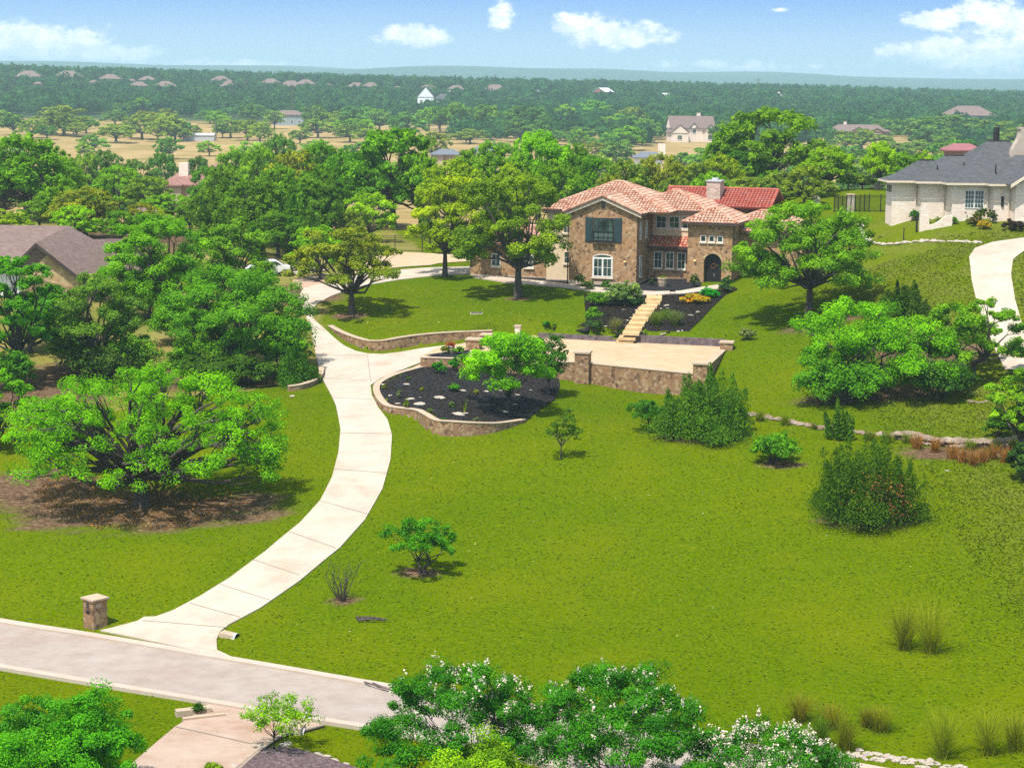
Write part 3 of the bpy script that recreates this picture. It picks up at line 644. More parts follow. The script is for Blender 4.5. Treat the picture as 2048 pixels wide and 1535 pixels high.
def window(parent, T, w, h, nx=2, nz=2, frame='white', fw_=.09, sill=True, glass='glass', proud=.05, mw=.035, name='window', arch=False, lamp=None):
    """window in the plane T maps (x right, y outward from the wall, z up); origin at the bottom left corner"""
    def bx(mb, x0, x1, y0, y1, z0, z1): mb.hexa([T(x, y, z) for z in (z0, z1) for x, y in ((x0, y0), (x1, y0), (x1, y1), (x0, y1))])
    mb = MB(); f = fw_
    bx(mb, 0, f, -.03, proud, 0, h); bx(mb, w-f, w, -.03, proud, 0, h); bx(mb, f, w-f, -.03, proud, 0, f); bx(mb, f, w-f, -.03, proud, h-f, h)
    if arch:
        n = 8
        for k in range(n):
            a0, a1 = math.pi*k/n, math.pi*(k+1)/n; r = w/2; q = [(r-r*math.cos(a), h+r*arch*math.sin(a)) for a in (a0, a1)]; qi = [(r-(r-f)*math.cos(a), h+(r*arch-f*.8)*math.sin(a)) for a in (a0, a1)]
            mb.hexa([T(q[0][0], -.03, q[0][1]), T(q[1][0], -.03, q[1][1]), T(qi[1][0], -.03, qi[1][1]), T(qi[0][0], -.03, qi[0][1]), T(q[0][0], proud, q[0][1]), T(q[1][0], proud, q[1][1]), T(qi[1][0], proud, qi[1][1]), T(qi[0][0], proud, qi[0][1])])
    fr = mb.build(name, M[frame], parent)
    g = MB(); bx(g, f, w-f, -.02, .012, f, h-f)
    if arch: g.prism([T(w/2-(w/2-f)*math.cos(math.pi*k/8), -.02, h-f*.5+((w/2)*arch-f)*math.sin(math.pi*k/8)) for k in range(9)][::-1], [b-a for a, b in zip(T(0, -.02, 0), T(0, .012, 0))])
    g.build('pane', M[glass], fr)
    b = MB()
    for i in range(1, nx): x = f+(w-2*f)*i/nx; bx(b, x-mw/2, x+mw/2, -.01, proud*.6, f, h-f)
    for i in range(1, nz): z = f+(h-2*f)*i/nz; bx(b, f, w-f, -.01, proud*.55, z-mw/2, z+mw/2)
    if b.v: b.build('glazing_bar', M[frame], fr)
    if sill: s_ = MB(); bx(s_, -.08, w+.08, -.05, .13, -.12, -.002); s_.build('sill', M['cream'], fr)
    return fr
def face_front(x, y, z, out=.0): return lambda a, b, c: (x+a, y-out-b, z+c)
def face_right(x, y, z): return lambda a, b, c: (x+b, y+a, z+c)
def face_left(x, y, z): return lambda a, b, c: (x-b, y-a, z+c)

# ------------------------------------------------------------------ the main house
H0 = at(1137, 568, 178); H0[2] -= .1
H = empty('stone_house', H0, R(-18), 'large two-storey tan stone house with pink clay tile roofs and an arched black door', 'house')
E_ = .012
def wallbox(name, x0, x1, y0, y1, z0, z1, mat, parent=H): return MB().box(x0, x1, y0, y1, z0, z1).build(name, M[mat], parent)
mb = MB(); mb.prism([(0, 0, .45), (6.24, 0, .45), (6.24, 0, 6.62), (3.12, 0, 7.95), (0, 0, 6.62)], (0, 5.5, 0)); gable = mb.build('gable_wing', M['stone'], H)
wallbox('plinth', -.03, 6.28, -.035, 5.6, -1.6, .45, 'plinth')
wallbox('stucco_block', -2.7, 0, 2.0, 12, .3, 6.62, 'stucco'); wallbox('plinth', -2.74, -.035, 1.96, 12, -1.5, .3, 'plinth')
wallbox('stucco_block', 0, 11.0, 5.55, 12.4, .3, 6.62, 'stucco')
wallbox('stone_bay', 6.24, 10.28, 4.5, 5.54, .45, 3.6, 'stone'); wallbox('plinth', 6.285, 10.24, 4.465, 5.52, -1.4, .45, 'plinth')
wallbox('stone_return', 6.15, 6.30, 5.5, 5.54, 3.6, 6.6, 'stone')
# tower with arched recess
mb = MB(); tx0, tx1, ty, tz1 = 10.28, 14.3, 2.5, 5.75; ax, ar, as_ = 12.58, .80, 2.3
arc = [(ax-ar*math.cos(math.pi*k/12), as_+ar*math.sin(math.pi*k/12)) for k in range(13)]
L_ = [(tx0, .0)]+[(ax-ar, .0)]+arc; 
for y, fl in ((ty, 0), (ty+.6, 1)):
    for k in range(12):
        (x0, z0), (x1, z1) = arc[k], arc[k+1]; q = [(x0, y, z0), (x1, y, z1), (x1, y, tz1), (x0, y, tz1)]; mb.poly(q if not fl else q[::-1])
    for xa, xb in ((tx0, ax-ar), (ax+ar, tx1)):
        q = [(xa, y, -.3), (xb, y, -.3), (xb, y, tz1), (xa, y, tz1)]; mb.poly(q if not fl else q[::-1])
for k in range(12): (x0, z0), (x1, z1) = arc[k], arc[k+1]; mb.poly([(x0, ty, z0), (x0, ty+.6, z0), (x1, ty+.6, z1), (x1, ty, z1)])
mb.poly([(ax-ar, ty, -.3), (ax-ar, ty+.6, -.3), (ax-ar, ty+.6, as_), (ax-ar, ty, as_)]); mb.poly([(ax+ar, ty+.6, -.3), (ax+ar, ty, -.3), (ax+ar, ty, as_), (ax+ar, ty+.6, as_)])
mb.box(tx0, tx1, ty+.62, 9, -.3, tz1); mb.poly([(tx0, ty+.62, -.3), (tx0, ty, -.3), (tx0, ty, tz1), (tx0, ty+.62, tz1)]); mb.poly([(tx1, ty, -.3), (tx1, ty+.62, -.3), (tx1, ty+.62, tz1), (tx1, ty, tz1)])
tower = mb.build('entry_tower', M['stone'], H)
wallbox('plinth', tx0-.03, ax-ar-.02, ty-.035, 6, -1.5, .28, 'plinth'); wallbox('plinth', ax+ar+.02, tx1+.03, ty-.035, 6, -1.5, .28, 'plinth')
mb = MB()
for k in range(12):
    (x0, z0), (x1, z1) = arc[k], arc[k+1]; s = 1.26; o = lambda x, z: (ax+(x-ax)*s, ty-.04, as_+(z-as_)*s)
    mb.hexa([(x0, ty-.04, z0), (x1, ty-.04, z1), o(x1, z1), o(x0, z0), (x0, ty+.02, z0), (x1, ty+.02, z1), (o(x1, z1)[0], ty+.02, o(x1, z1)[2]), (o(x0, z0)[0], ty+.02, o(x0, z0)[2])])
mb.build('arch_trim', M['gold_stone'], H)
mb = MB().box(ax-ar, ax+ar, ty+.5, ty+.6, .12, as_); mb.prism([(p[0], ty+.5, p[1]) for p in arc], (0, .1, 0)); dr_ = mb.build('door', M['door'], H)
mb = MB()
for k in range(1, 8): x = ax-ar+2*ar*k/8; mb.box(x-.012, x+.012, ty+.485, ty+.5, .14, as_+.3)
mb.box(ax-.02, ax+.02, ty+.47, ty+.5, .14, as_+.7); mb.build('door_boards', M['iron'], dr_)
MB().tube([(ax+.07, ty+.44, 1.0), (ax+.07, ty+.42, 1.15), (ax+.07, ty+.44, 1.3)], .02, 6).build('handle', M['metal'], dr_)
mb = MB(); pts = [(ax+.22*math.cos(a), ty+.43, 1.95+.22*math.sin(a)) for a in np.linspace(0, 2*math.pi, 15)]; mb.tube(pts, .05, 6, False); wr = mb.build('wreath', M['leaf']); wr.parent = H; wr.color = (.14, .07, .03, 1)
for k in range(3): MB().box(ax-1.15-.1*k, ax+1.15+.1*k, ty-.35-.33*k, ty+.52 if k == 0 else ty-.35-.33*(k-1)+.001, -.9, .10-.16*k).build('doorstep', M['plinth'], H)
# right-hand single-storey wing, left stone wing
wallbox('stone_wing', 14.3, 20, 5.5, 12.6, .35, 4.95, 'stone'); wallbox('plinth', 14.34, 20.04, 5.46, 12.6, -1.8, .35, 'plinth')
wallbox('stone_wing', -10.5, -2.75, 3.2, 9.5, .3, 3.1, 'stone'); wallbox('plinth', -10.54, -2.78, 3.16, 9.5, -1.4, .3, 'plinth')
# roofs
pl, rg = hip(-3.3, 8.6, 1.6, 12.8, 6.6, .42); tile_roof(pl, rg, 'main_roof', M['tile'], H, seed=2)
pl, rg = hip(3.6, 11.55, 4.95, 13.1, 6.6, .42); tile_roof(pl, rg, 'centre_roof', M['tile'], H, seed=3)
gp = [[(-.48, -.38, 6.56), (3.12, -.38, 8.07), (3.12, 6.2, 8.07), (-.48, 6.2, 6.56)], [(3.12, -.38, 8.07), (6.72, -.38, 6.56), (6.72, 6.2, 6.56), (3.12, 6.2, 8.07)]]
tile_roof(gp, [[(3.12, -.4, 8.07), (3.12, 6.2, 8.07)], [(-.5, -.36, 6.58), (3.12, -.36, 8.09)], [(6.74, -.36, 6.58), (3.12, -.36, 8.09)]], 'gable_roof', M['tile'], H, seed=4)
mb = MB()
for s in (-1, 1): mb.hexa([(3.12, -.33, 7.72), (3.12+s*3.55, -.33, 6.25), (3.12+s*3.55, .0-.012, 6.25), (3.12, -.012, 7.72), (3.12, -.33, 7.96), (3.12+s*3.55, -.33, 6.48), (3.12+s*3.55, -.012, 6.48), (3.12, -.012, 7.96)])
mb.build('bargeboard', M['cream'], H)
pl, rg = hip(9.83, 14.76, 2.05, 9.2, 5.82, .50, 'y'); tile_roof(pl, rg, 'tower_roof', M['tile'], H, seed=5)
tile_roof([[(6.30, 3.95, 3.42), (10.27, 3.95, 3.42), (10.27, 5.56, 4.24), (6.30, 5.56, 4.24)]], [], 'bay_roof', M['mix_tile'], H, seed=6)
pl, rg = hip(11.5, 20.6, 5.0, 13.1, 4.95, .40, ends='hh'); tile_roof(pl, rg, 'wing_roof', M['tile'], H, seed=7)
pl, rg = hip(-11, -2.72, 2.75, 10, 3.2, .40, ends='hg'); tile_roof(pl, rg, 'wing_roof', M['tile'], H, seed=8)
pl, rg = hip(5.5, 16.0, 11.0, 18.4, 6.7, .40, ends='gg'); tile_roof(pl, rg+[[(16, 11, 6.7), (16, 14.7, 8.18)], [(16, 18.4, 6.7), (16, 14.7, 8.18)]], 'pavilion_roof', M['red_tile'], H, seed=9)
mb = MB()
for x, y in ((15.4, 11.5), (15.4, 17.9), (11.5, 11.5), (11.5, 17.9)): mb.box(x-.16, x+.16, y-.16, y+.16, -1.5, 6.6)
mb.box(5.6, 15.7, 11.35, 11.6, 6.25, 6.58); mb.box(5.6, 15.7, 17.8, 18.05, 6.25, 6.58); mb.box(15.25, 15.55, 11.61, 17.79, 6.25, 6.55); mb.box(15.3, 15.5, 14.6, 14.8, 6.56, 7.9)
mb.build('pavilion_frame', M['dark_trim'], H)
# eaves: gutters and downpipes
gutter(H, [(-3.35, 1.55, 6.62), (-.55, 1.55, 6.62)], M['dark_trim']); gutter(H, [(6.80, -.38, 6.56), (6.80, 4.9, 6.56)], M['dark_trim']); gutter(H, [(6.8, 4.90, 6.62), (11.6, 4.90, 6.62), (11.6, 8, 6.62)], M['dark_trim'])
gutter(H, [(9.78, 2.0, 5.84), (14.8, 2.0, 5.84), (14.8, 5.5, 5.84)], M['dark_trim']); gutter(H, [(6.3, 3.9, 3.44), (10.26, 3.9, 3.44)], M['dark_trim']); gutter(H, [(14.9, 4.95, 4.97), (20.6, 4.95, 4.97)], M['dark_trim'])
MB().box(-.52, -.46, -.35, 5, 6.36, 6.56).build('gutter', M['dark_trim'], H)
for (x, y, z0, z1) in ((-.08, -.06, -.6, 6.5), (6.36, -.02, -.4, 6.5), (14.42, 2.6, -.6, 5.7)):
    MB().tube([(x, y, z0), (x, y, z1)], .055, 6).build('downpipe', M['dark_trim'], H)
# soffit/eave boards that close the roofs from below
for (x0, x1, y0, y1, z) in ((-3.2, 0, 1.7, 2.0, 6.5), (6.3, 11.4, 5.05, 5.55, 6.48), (9.95, 14.65, 2.15, 2.5, 5.72)): MB().box(x0, x1, y0, y1, z, z+.06).build('soffit', M['cream'], H)
# chimney
mb = MB().box(9.7, 11.0, 12.2, 14.0, 5.5, 8.95); ch = mb.build('chimney', M['chimney_stone'], H); MB().box(9.62, 11.08, 12.12, 14.08, 8.951, 9.05).build('chimney_cap', M['metal'], ch); MB().tube([(10.35, 13.1, 9.05), (10.35, 13.1, 9.28)], [.34, .30], 10).build('flue', M['metal'], ch); MB().box(9.6, 11.1, 12.1, 14.1, 5.5, 6.98).build('flashing', M['metal'], ch)
# windows
window(H, face_front(2.22, 0, .84), 1.86, 1.78, 1, 1, arch=.32); fr_ = None
for x in (2.30, 3.16): window(H, face_front(x, 0, .9, .035), .86, 1.66, 2, 2, 'white', .07, False)
# upper shuttered french window
mb = MB().box(2.25, 4.12, -.06, .0, 4.02, 6.12); up_w = mb.build('window', M['iron'], H)
for x in (2.34, 3.22):
    for z0, z1, g in ((4.12, 4.78, 'curtain'), (4.88, 6.02, 'glass')): MB().box(x, x+.80, -.075, -.061, z0, z1).build('pane', M[g], up_w)
mb = MB()
for x in (2.34+.4, 3.22+.4): mb.box(x-.02, x+.02, -.09, -.076, 4.12, 6.02)
for z in (5.44,): mb.box(2.3, 4.06, -.09, -.0765, z-.018, z+.018)
mb.build('glazing_bar', M['iron'], up_w)
mb = MB()
for k in range(16): x = 2.2+k*.131; mb.box(x-.01, x+.01, -.37, -.35, 4.02, 4.95)
mb.box(2.18, 4.19, -.38, -.34, 4.93, 4.98); mb.box(2.18, 4.19, -.38, -.0765, 3.96, 4.02)
for x in (2.18, 4.17): mb.box(x, x+.02, -.35, -.077, 4.93, 4.98)
mb.build('balconette', M['iron'], H)
for x in (1.5, 4.16):
    mb = MB().box(x, x+.70, -.07, -.005, 3.98, 6.16); sh = mb.build('shutter', M['shutter'], H); b = MB()
    for k in range(22): z = 4.06+k*.093; b.hexa([(x+.07, -.095, z), (x+.63, -.095, z), (x+.63, -.071, z+.02), (x+.07, -.071, z+.02), (x+.07, -.095, z+.06), (x+.63, -.095, z+.06), (x+.63, -.071, z+.08), (x+.07, -.071, z+.08)])
    b.build('louvre', M['shutter'], sh)
vent = MB().box(2.86, 3.42, -.05, 0, 6.92, 7.68).build('gable_vent', M['gold_stone'], H); mb = MB()
for k in range(6): mb.box(2.93, 3.35, -.075, -.051, 6.99+k*.105, 7.06+k*.105)
mb.build('vent_louvre', M['iron'], vent)
for x in (6.58, 7.80, 9.02): window(H, face_front(x, 5.55, 4.98), .98, 1.12, 2, 2, 'white', .07, False)
MB().box(6.45, 10.15, 5.47, 5.549, 4.80, 4.97).build('window_band', M['cream'], H); MB().box(6.45, 10.15, 5.49, 5.549, 6.11, 6.22).build('window_band', M['cream'], H)
MB().box(7.57, 7.79, 5.5, 5.549, 4.98, 6.1).build('window_band', M['cream'], H); MB().box(8.79, 9.01, 5.5, 5.549, 4.98, 6.1).build('window_band', M['cream'], H)
for x in (6.72, 7.80, 8.88): window(H, face_front(x, 4.5, 1.42), .78, 1.5, 2, 2, 'white', .07)
for x in (11.42, 12.18, 12.94): window(H, face_front(x, ty, 4.12), .52, .56, 1, 1, 'white', .06)
window(H, face_front(15.05, 5.5, .95), 1.0, 1.5, 2, 2); window(H, face_front(17.6, 5.5, .95), 1.2, 1.6, 2, 2)
for y in (1.0, 3.0): window(H, face_right(6.24, y, 4.2), .62, 1.6, 2, 2, 'white', .07, False)
window(H, face_right(6.24, 1.0, .9), .7, 1.9, 2, 2, 'white', .08)
window(H, face_front(-1.15, 2.0, 4.5), .72, 1.15, 2, 2, 'cream', .07, arch=.9); window(H, face_front(-1.05, 2.0, 1.75), .75, 1.1, 2, 2, 'cream', .07)
window(H, face_front(-5.2, 3.2, 1.1), .9, 1.2, 2, 2); window(H, face_front(-8.4, 3.2, 1.1), .9, 1.2, 2, 2)
def sconce(x, y, z):
    o = empty('wall_lantern', (0, 0, 0)); o.parent = H; MB().box(x-.06, x+.06, y-.17, y, z-.04, z+.03).box(x-.09, x+.09, y-.24, y-.06, z+.16, z+.2).build('bracket', M['iron'], o)
    MB().box(x-.055, x+.055, y-.2, y-.1, z+.03, z+.16).build('bulb', M['glow'], o)
sconce(5.2, 0, 2.25); sconce(10.98, ty, 2.35); sconce(14.0, ty, 2.35)

def roof_house(name, px, py, label, walls, planes, wallmat, roofmat, rz=0, wins=(), cat='house', chim=None, scale=1, zoff=0, group=None, D=None):
    p = at(px, py, D) if D else G(px, py); o = empty(name, (p[0], p[1], (tz(p[0], p[1]) if not D else p[2])+zoff), rz, label, cat, group); o.scale = (scale,)*3
    mb = MB()
    for w_ in walls: mb.box(*w_)
    mb.build('wall', M[wallmat], o); pl = []
    for a in planes: q, _ = hip(*a[:6], *(a[6:] if len(a) > 6 else ())); pl += q
    rf = roof_slab(pl, 'roof', M[roofmat], o)
    gm = MB()
    for a in planes:
        if len(a) > 6 and len(a) > 7 and 'g' in a[7]:
            x0, x1, y0, y1, z, pt = a[:6]
            if a[6] == 'x':
                for xx, e in ((x0+.35, a[7][0]), (x1-.35, a[7][1])):
                    if e == 'g': gm.prism([(xx-.02, y0+.3, z-.13), (xx-.02, y1-.3, z-.13), (xx-.02, (y0+y1)/2, z+pt*((y1-y0)/2-.3)-.13)], (.04, 0, 0))
            else:
                for yy, e in ((y0+.35, a[7][0]), (y1-.35, a[7][1])):
                    if e == 'g': gm.prism([(x0+.3, yy-.02, z-.13), (x1-.3, yy-.02, z-.13), ((x0+x1)/2, yy-.02, z+pt*((x1-x0)/2-.3)-.13)], (0, .04, 0))
    if gm.v: gm.build('gable', M[wallmat], o)
    for w_ in wins: window(o, w_[0], *w_[1:])
    if chim: c = MB().box(*chim[:6]).build('chimney', M[chim[6]], rf); MB().box(chim[0]-.1, chim[1]+.1, chim[2]-.1, chim[3]+.1, chim[5], chim[5]+.12).build('chimney_cap', M['cap'], c)
    return o
# right-hand neighbour: pale limestone with flared charcoal hips
N0 = at(1799, 436, 178)
N = empty('limestone_house', (N0[0], N0[1], N0[2]), R(3), 'pale limestone house with stepped charcoal shingle hip roofs at the right edge', 'house')
def nbox(n, *b, m='pale_stone'): return MB().box(*b).build(n, M[m], N)
nbox('wall', -.4, 2.2, 1.4, 3.7, -1.5, 3.3); nbox('wall', 1.9, 4.5, 0, 6, -1.5, 3.3); nbox('wall', 4.1, 7.8, -2.2, 9, -1.5, 3.3); nbox('wall', 7.4, 9.4, -3.6, 10, -1.5, 3.3); nbox('wall', 8.9, 20, -5.0, 10, -1.5, 3.4)
def flared(x0, x1, y0, y1, z, rise, rx0, rx1, ry, par, nm='roof'):
    """hip roof whose slopes flare out at the eaves"""
    V = [[(x0, y0), (x1, y0), (x1, y1), (x0, y1)]]; mb = MB(); lv = []
    for u, h in ((0, 0), (.22, .13), (.45, .34), (1, 1)):
        lv.append([(x0+(rx0-x0)*u, y0+(ry-y0)*u, z+rise*h), (x1+(rx1-x1)*u, y0+(ry-y0)*u, z+rise*h), (x1+(rx1-x1)*u, y1+(ry-y1)*u, z+rise*h), (x0+(rx0-x0)*u, y1+(ry-y1)*u, z+rise*h)])
    for a, b in zip(lv[:-1], lv[1:]):
        for i in range(4): j = (i+1) % 4; mb.poly([a[i], a[j], b[j], b[i]])
    mb.poly(lv[0][::-1]); r = mb.build(nm, M['grey_shingle'], par, uv=True); MB().tube([(rx0, ry, z+rise+.02), (rx1, ry, z+rise+.02)], .07, 6).build('ridge_cap', M['iron'], r)
    f = MB(); e = lv[0]
    for i in range(4):
        j = (i+1) % 4; p, q = Vector(e[i]), Vector(e[j]); d = (q-p).normalized(); nn = Vector((d.y, -d.x, 0))*.06
        f.hexa([p-Vector((0, 0, .2)), q-Vector((0, 0, .2)), q+nn-Vector((0, 0, .2)), p+nn-Vector((0, 0, .2)), p-Vector((0, 0, .02)), q-Vector((0, 0, .02)), q+nn-Vector((0, 0, .02)), p+nn-Vector((0, 0, .02))])
    f.build('fascia', M['cream'], r); return r
flared(-1.0, 5.4, .75, 4.3, 3.3, 1.75, 2.2, 3.5, 2.6, N); flared(1.3, 9, -.65, 6.6, 3.31, 2.15, 4.7, 6.5, 3.2, N); flared(3.4, 13, -2.85, 9.6, 3.32, 3.45, 8.7, 10.8, 3.6, N); flared(6.8, 24, -4.25, 11, 3.33, 4.1, 12.6, 20, 4.0, N)
fl_ = [[(8.2, -5.7, 3.35), (8.2, 3, 3.35), (12.9, 3, 6.4), (12.9, -5.7, 6.4)], [(17.6, -5.7, 3.35), (17.6, 3, 3.35), (12.9, 3, 6.4), (12.9, -5.7, 6.4)]]; roof_slab(fl_, 'roof', M['grey_shingle'], N)
MB().prism([(8.95, -5.02, 3.2), (16.8, -5.02, 3.2), (12.9, -5.02, 6.0)], (0, .3, 0)).build('gable', M['pale_stone'], N)
MB().hexa([(8.2, -5.8, 3.05), (12.9, -5.8, 6.1), (12.9, -5.68, 6.1), (8.2, -5.68, 3.05), (8.2, -5.8, 3.33), (12.9, -5.8, 6.38), (12.9, -5.68, 6.38), (8.2, -5.68, 3.33)]).build('bargeboard', M['cream'], N)
prof = [(10.2, 4.9), (10.2, 5.6), (10.28, 6.1), (10.5, 6.6), (10.75, 7.0), (10.9, 7.5), (10.93, 7.9), (10.85, 7.92), (10.85, 8.1), (12.6, 8.1), (12.6, 4.9)]; mb = MB().prism([(x, 1.0, z) for x, z in prof], (0, 1.0, 0)); ck = mb.build('chimney', M['kerb'], N)
MB().tube([(11.5, 1.5, 8.0), (11.5, 1.5, 9.3)], .2, 8).build('flue', M['iron'], ck); MB().tube([(9.75, 4.6, 6.2), (9.8, 4.6, 8.0)], [.34, .26], 8).build('flue', M['iron'], N)
for x, y, z in ((3.6, 1.4, 4.3), (6.0, 1.4, 4.6), (8.2, -1.0, 4.5), (10.4, -2.4, 4.5)): MB().tube([(x, y, z-.4), (x, y, z+.35)], .06, 6).build('roof_vent', M['iron'], N)
for x in (5.2, 6.07): window(N, face_front(x, -2.2, 1.05), .85, 1.6, 3, 4, 'white', .06, False)
for x in (9.8, 10.75): window(N, face_front(x, -5.0, .8), .9, 2.2, 3, 5, 'white', .06)
for k in range(3): MB().box(-.45, -.39, 1.75+k*.6, 2.0+k*.6, 2.2, 2.8).build('wall_slot', M['iron'], N)
for (x, y) in ((1.9, 1.34), (4.1, -.06), (7.4, -2.26), (8.9, -3.66)): MB().tube([(x-.18, y, -1), (x-.18, y, 3.2)], .06, 6).build('downpipe', M['cream'], N)
MB().box(8.05, 8.25, -3.72, -3.6, 1.3, 2.2).build('wall_lantern', M['iron'], N)
pf = [(0, 0), (0, .9), (.4, 1.0), (.9, 1.3), (1.4, 1.7), (2, 1.8), (2, 0)]; mb = MB().prism([(1.9+x, -3.2, z-1.3) for x, z in pf], (0, .3, 0)); gw = mb.build('courtyard_wall', M['pale_stone'], N)
MB().box(1.05, 1.9, -3.1, -2.8, -1.4, .5).build('courtyard_wall', M['pale_stone'], N); MB().box(.75, .9, -3.0, -2.9, -1.2, .75).build('gate', M['iron'], N)
MB().box(8.92, 20, -5.12, -4.99, .1, .25).build('sill_band', M['cream'], N)

# left neighbour: brown shingle roof with a golden stone gable
L0 = at(64, 545, 172)
LH = empty('brown_roof_house', (L0[0], L0[1], L0[2]-3.2), R(-2), 'house with a big brown shingle roof and a golden stone gable at the left edge', 'house')
MB().box(-14, -1.0, .6, 10, -1.5, 3.5).build('wall', M['wall_white'], LH); MB().box(.0, 5.4, -.3, 9, -1.5, 3.1).build('wall', M['gold_stone'], LH)
MB().prism([(-1.0, -.3, 3.1), (6.5, -.3, 1.2), (6.5, -.3, -1.5), (-1.0, -.3, -1.5)], (0, .25, 0)).build('wall', M['gold_stone'], LH)
MB().prism([(-1.0, -.28, 3.0), (6.4, -.28, 1.2), (.6, -.28, 5.55)], (0, .2, 0)).build('gable', M['gold_stone'], LH)
rfp = [[(-15, -.1, 3.55), (2.0, -.1, 3.55), (2.0, 5.2, 6.8), (-15, 5.2, 6.8)], [(2.0, 5.2, 6.8), (7.6, 8, 3.0), (-15, 10.5, 3.5), (-15, 5.2, 6.8)], [(.6, -.75, 5.75), (6.8, -.75, .9), (10.2, 5.5, .9), (4.0, 5.6, 5.6), (2.0, 5.2, 6.8)], [(4.0, 5.6, 5.6), (6.3, 7.2, 5.55), (10.6, 7.4, 1.9), (10.2, 5.5, .9)]]
mb = MB()
for P in rfp:
    for i in range(1, len(P)-1): mb.prism([P[0], P[i], P[i+1]], (0, 0, .1))
mb.prism([(-1.6, -.75, 3.5), (.6, -.75, 5.75), (2.0, 5.2, 6.8), (2.0, .2, 3.6)], (0, 0, .1)); lr = mb.build('roof', M['brown_shingle'], LH, uv=True)
mb = MB().hexa([(.6, -.85, 5.5), (6.85, -.85, .65), (6.85, -.75, .65), (.6, -.75, 5.5), (.6, -.85, 5.86), (6.85, -.85, 1.0), (6.85, -.75, 1.0), (.6, -.75, 5.86)]); mb.hexa([(-1.7, -.85, 3.25), (.6, -.85, 5.5), (.6, -.75, 5.5), (-1.7, -.75, 3.25), (-1.7, -.85, 3.6), (.6, -.85, 5.86), (.6, -.75, 5.86), (-1.7, -.75, 3.6)])
mb.build('bargeboard', M['dark_trim'], LH); MB().box(-15, -1.6, -.2, -.1, 3.36, 3.6).build('gutter', M['dark_trim'], LH)

# ------------------------------------------------------------------ houses in the valley and on the ridge
MPX = lambda D: (D*fw[1]+20*.15)/F     # metres per photo pixel at distance D
def far_house(px, py, wpx, label, wm='wall_tan', rm='brown_shingle', D=None, wh=3.2, pitch=.5, depth=.6, rz=0., kind='hip', chim=None, wins=0, group=None, wcut=1, zz=0):
    p = at(px, py, D) if D else G(px, py)
    if not D and p[1] > 1500: x_ = ray(px, py)[0]*1440; p = np.array([x_, 1440, tz(x_, 1440)])
    D = p[1]; w = wpx*MPX(D); d = w*depth; z0 = p[2]+zz
    o = empty('distant_house', (p[0], p[1]+d/2, z0), rz, label, 'house', group); x0, x1, y0, y1 = -w/2, w/2, -d/2, d/2
    MB().box(x0+.6, x1-.6, y0+.6, y1-.6, -2-zz, wh).build('wall', M[wm], o)
    if kind == 'hip': q, _ = hip(x0, x1, y0, y1, wh, pitch)
    else: q, _ = hip(x0, x1, y0, y1, wh, pitch, 'x', 'gg')
    if kind == 'multi':
        q, _ = hip(x0, x1, y0, y1, wh, pitch, 'x', 'hh'); q2, _ = hip(x0+w*.12, x0+w*.45, y0-w*.12, y1, wh+.01, pitch*.9, 'y', 'hh'); q3, _ = hip(x0+w*.6, x0+w*.9, y0-w*.08, y1, wh+.02, pitch*.8, 'y', 'hh'); q += q2+q3
        MB().box(x0+w*.15, x0+w*.42, y0-w*.12+.5, y0+1, -2, wh-.05).build('wall', M[wm], o)
    r = roof_slab(q, 'roof', M[rm], o, .2)
    if kind == 'gable':
        for xx in (x0+.65, x1-.65): MB().prism([(xx-.05, y0+.6, wh-.2), (xx-.05, y1-.6, wh-.2), (xx-.05, 0, wh+pitch*(d/2-.6)-.2)], (.1, 0, 0)).build('gable', M[wm], o)
    if chim: MB().box(x0+w*chim-.7, x0+w*chim+.7, -.6, .8, wh, wh+pitch*d/2+1.6).build('chimney', M['pale_stone'], r)
    for k in range(wins):
        x = x0+w*(k+.7)/(wins+.4)-.7; window(o, face_front(x, y0+.6, .9), 1.4, 1.5, 2, 2, 'white', .1, False)
    return o
for q in [(53, 163, 56, 'brown hip-roofed house at the far left of the wooded ridge'), (133, 158, 62, 'long brown roof on the ridge beside the first utility pole'), (218, 154, 44, 'dark brown roof just right of the second utility pole on the ridge'), (293, 155, 36, 'small dark brown roof on the left ridge crest below the hills'),
          (263, 171, 16, 'tiny tan roof below the ridge crest, above a pair of roofs'), (75, 178, 18, 'tiny brown roof half sunk in trees at far left'), (187, 175, 22, 'low brown roof deep in the dark trees of the left ridge'), (276, 182, 38, 'left roof of a touching pair of pinkish brown roofs'), (328, 183, 48, 'right and larger roof of a touching pair of pinkish brown roofs'),
          (440, 170, 40, 'brown roof stepping above another near the ridge centre-left'), (455, 182, 34, 'lower tan roof directly under a stepped brown roof'), (458, 166, 24, 'small brown roof above two stacked roofs'), (540, 175, 40, 'flat brown hip roof by a pole, left of two joined roofs'), (580, 182, 50, 'long low roof joined to a taller roof, left ridge'), (610, 177, 40, 'taller pinkish roof rising behind a long low roof'),
          (655, 161, 22, 'little brown roof on the skyline left of centre'), (712, 170, 40, 'brown house with a pale wall near a pole, centre of the ridge'), (741, 182, 36, 'low tan roof below a brown house at mid ridge'), (740, 160, 20, 'small roof peeping over the ridge trees at mid left'), (857, 163, 38, 'pink-brown roof beside a pole at the ridge centre'), (848, 172, 24, 'low pink roof in front of another at the ridge centre'), (912, 166, 40, 'broad pale brown hip roof right of the pink pair'), (921, 155, 22, 'small brown roof on the skyline at the ridge centre'), (990, 166, 56, 'widest brown roof of the ridge, rightmost of the brown row'), (795, 162, 18, 'tiny brown roof on the crest between bigger roofs')]:
    far_house(*q, pitch=.62, depth=.7, kind='multi' if int(q[0]) % 3 == 0 else 'hip', wh=2.9, D=1330+(175-q[1])*-9 if False else None, zz=.4, group='brown-roofed houses on the far ridge')
